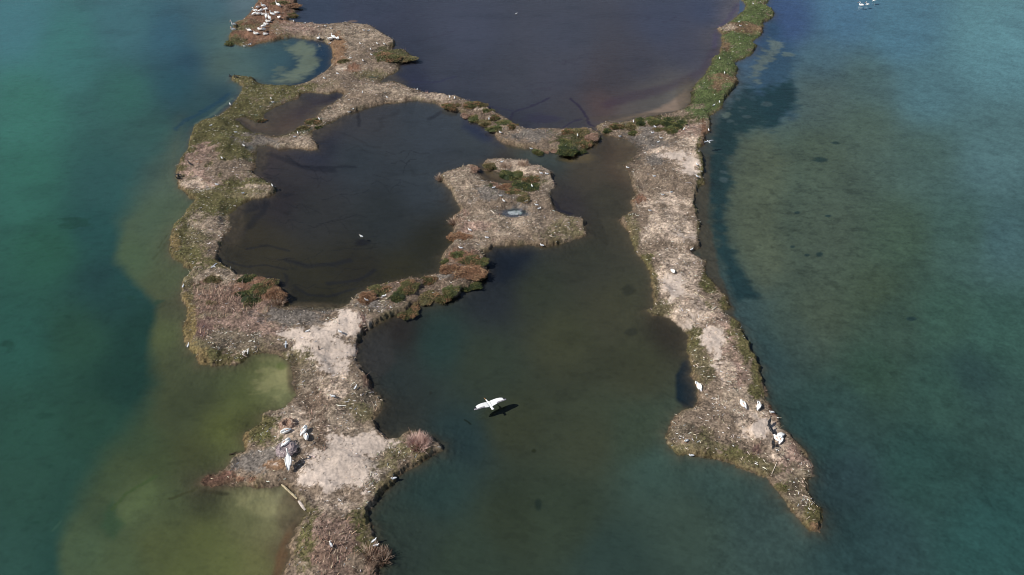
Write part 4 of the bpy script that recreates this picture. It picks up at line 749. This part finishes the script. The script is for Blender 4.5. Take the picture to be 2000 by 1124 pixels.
def stems(name, n, r0, h, cols, seed, w=.03, spread=1.1):
    r = np.random.default_rng(seed); a = r.random(n) * 6.283; q = r0 * np.sqrt(r.random(n)) * .45; lean = np.clip(q / r0 * 2 * spread * r.uniform(.5, 1.2, n), .05, 1.35); L = h * r.uniform(.55, 1.1, n)
    c = np.stack([q * np.cos(a), q * np.sin(a), 0 * q - .03], -1); d = np.stack([np.cos(a) * np.sin(lean), np.sin(a) * np.sin(lean), np.cos(lean)], -1) + r.normal(0, .12, (n, 3))
    s = np.stack([-np.sin(a), np.cos(a), 0 * a], -1) * w / 2; u = np.cross(d, s)
    ring = np.stack([s, -s * .5 + u * .9, -s * .5 - u * .9], 1); v = np.concatenate([c[:, None] + ring, (c + d * L[:, None])[:, None] + ring * .3], 1).reshape(-1, 3)
    f = (np.array([[0, 1, 4, 3], [1, 2, 5, 4], [2, 0, 3, 5]])[None] + (np.arange(n) * 6)[:, None, None]).reshape(-1, 4)
    cc = lin(np.array(cols)[r.integers(0, len(cols), n)]) * r.uniform(.7, 1.15, (n, 1)); return np_mesh(name, v, f, [leafm], {'Col': np.repeat(cc, 6, 0)})
x, y, z = spot(818, 868); o = add_obj('dry_bush', stems('dry_bush', 620, 1.55, .66, [(210,178,166),(186,152,140),(224,198,184)], 5)); o.location = (x, y, z); tag(o, 'pinkish dry bush of bare stems on the point jutting into the central bay', 'bush')
for (px, py, lab) in [(988,322,'pale dead reed tuft on the upper crest of the island'),(1022,322,'pale dead reed tuft near the upper right crest of the island'),(888,436,'dry reed fringe tuft on the left shore of the island'),(545,590,'dry grass tuft on the lagoon shore of the reed field'),(745,1090,'brown reed clump at the bottom right bank of the left islet'),(722,1085,'brown reed clump inward of the bottom right bank'),(862,350,'dry tuft at the left point of the island')]:
    x, y, z = spot(px, py); o = add_obj('reed_tuft', stems('reed_tuft', 260, 1.3, .55, [(172,146,126),(136,108,90),(206,186,166)], int(px), .035)); o.location = (x, y, z); tag(o, lab, 'reed tuft', 'dead reed tufts')
def nest(px, py, w, h, label, cols, bowl):
    x, y, z = spot(px, py); bm = bmesh.new(); N = 28; rr = random.Random(px); rings = []
    prof = [(1.0, -.05), (.92, .25), (.78, .75), (.6, 1.0), (.42, .85 - bowl * .3), (.2, .75 - bowl * .55), (.02, .72 - bowl * .6)]
    for (q, hh) in prof: rings.append([bm.verts.new((q * w * (1 + rr.uniform(-.07, .07)) * math.cos(6.283 * k / N), q * w * (1 + rr.uniform(-.07, .07)) * math.sin(6.283 * k / N), hh * h + rr.uniform(-.02, .02))) for k in range(N)])
    for a, b in zip(rings, rings[1:]):
        for k in range(N): bm.faces.new((a[k], a[(k + 1) % N], b[(k + 1) % N], b[k]))
    bm.faces.new(rings[-1]); me = bpy.data.meshes.new('nest_mound'); bm.to_mesh(me); bm.free(); me.materials.append(mottled('nest litter', cols[0], cols[1], 12))
    o = add_obj('bird_nest', None); o.location = (x, y, z - .02); tag(o, label, 'nest'); add_obj('mound', me, o)
    r = np.random.default_rng(px); n = 260; a = r.random(n) * 6.283; q = w * r.uniform(.5, 1.02, n); c = np.stack([q * np.cos(a), q * np.sin(a), h * np.clip(1.9 - 1.9 * q / w, .15, 1) + .02], -1)
    az = a + 1.57 + r.normal(0, .5, n); d = np.stack([np.cos(az), np.sin(az), r.normal(0, .15, n)], -1) * r.uniform(.12, .35, n)[:, None]; s = np.stack([-np.sin(az), np.cos(az), 0 * az], -1) * .015; u = np.array([0, 0, .02])
    v = np.stack([c - s, c + s, c + u, c + d - s, c + d + s, c + d + u], 1).reshape(-1, 3); f = (np.array([[0, 1, 4, 3], [1, 2, 5, 4], [2, 0, 3, 5]])[None] + (np.arange(n) * 6)[:, None, None]).reshape(-1, 4)
    cc = lin(np.array(cols)[r.integers(0, 3, n)]) * r.uniform(.7, 1.3, (n, 1)); rm = np_mesh('twig_rim', v, f, [cover], {'Col': np.repeat(cc, 6, 0)}); add_obj('twig_rim', rm, o)
nest(562, 831, .72, .34, 'empty brown nest bowl, upper one of the two nests', [(128,102,90),(176,150,128),(214,196,174)], 1.1)
nest(559, 877, .82, .26, 'wide grey trampled nest mound under the sitting pelican', [(120,108,112),(168,152,150),(206,194,188)], .5)
def timber(name, p0, p1, w, h, col, label, cat, lift=.03, round_=False):
    x0, y0, z0 = spot(*p0); x1, y1, z1 = spot(*p1); a = Vector((x0, y0, z0 + lift)); b = Vector((x1, y1, z1 + lift)); L = (b - a).length; bm = bmesh.new(); n = 10; seg = 12; rr = random.Random(int(L * 100)); rings = []
    for i in range(seg + 1):
        t = i / seg; k = 1 - .25 * abs(2 * t - 1) ** 3; bow = rr.uniform(-.012, .012) + .03 * L * math.sin(3.1 * t) * (1 if round_ else .1)
        rings.append([bm.verts.new((t * L, bow * .3 + w / 2 * k * math.cos(q) * rr.uniform(.92, 1.08), h / 2 * k * math.sin(q) * rr.uniform(.9, 1.1))) for q in [6.283 * j / n for j in range(n)]])
    for c, d in zip(rings, rings[1:]):
        for j in range(n): bm.faces.new((c[j], c[(j + 1) % n], d[(j + 1) % n], d[j]))
    bm.faces.new(rings[0][::-1]); bm.faces.new(rings[-1]); bmesh.ops.recalc_face_normals(bm, faces=bm.faces)
    me = bpy.data.meshes.new(name); bm.to_mesh(me); bm.free(); me.materials.append(mottled('weathered ' + name, col, tuple(min(255, int(c * 1.25)) for c in col), 6)); o = add_obj(name, me)
    o.location = a; o.rotation_euler = (b - a).to_track_quat('X', 'Z').to_euler(); return tag(o, label, cat)
timber('driftwood_log', (551,948), (581,976), .18, .15, (150,138,112), 'long pale driftwood log on the shore below the rusty spit, upper piece', 'log', .08)
timber('driftwood_log', (584,980), (597,998), .24, .16, (160,150,140), 'short grey driftwood log, lower piece beside the long pale one', 'log', .08)
timber('stick', (1356,571), (1375,582), .05, .05, (206,196,160), 'straight yellowish stick on the pale ridge below the lone pelican', 'stick')
timber('stick', (1517,904), (1506,929), .05, .05, (206,190,172), 'long thin pale stick on the lower end of the right islet', 'stick')
timber('stick', (958,411), (966,418), .09, .07, (190,182,166), 'pale stubby stick left of the white puddle', 'stick')
timber('stick', (1503,844), (1512,853), .03, .03, (60,50,44), 'thin dark stick beside the pelican cluster', 'stick')
timber('stick', (659,794), (676,793), .08, .06, (222,214,196), 'bleached stick lying across the waist of the left islet', 'stick')
timber('stick', (686,752), (694,747), .06, .05, (214,204,186), 'bleached stick pointing to the white gull on the waist', 'stick')
timber('stick', (739,846), (758,858), .05, .05, (120,100,84), 'brown stick at the inner corner of the bay shore', 'stick')
timber('stick', (459,887), (447,888), .08, .07, (40,32,26), 'black stick poking into the water from the green bank', 'stick')
timber('stick', (1390,608), (1399,600), .06, .05, (214,206,188), 'short pale stick near the green right bank of the ridge', 'stick')
timber('stick', (482,696), (485,681), .10, .08, (226,222,206), 'thick bleached branch lying at the lower bank of the reed islet', 'stick')
timber('stick', (473,690), (483,683), .07, .06, (220,214,196), 'thin bleached branch leaning on the thick bleached one', 'stick')
x, y, z = spot(623, 684); me = None
o = timber('post', (623,684), (624,683), .10, .10, (58,50,46), 'thin dark upright stick standing in the lower pale sand', 'stick', 0)
o.location = (x, y, z - .05); o.rotation_euler = (0, R(-84), R(15)); o.scale = (.55 / max(o.dimensions.x, .01), 1, 1)
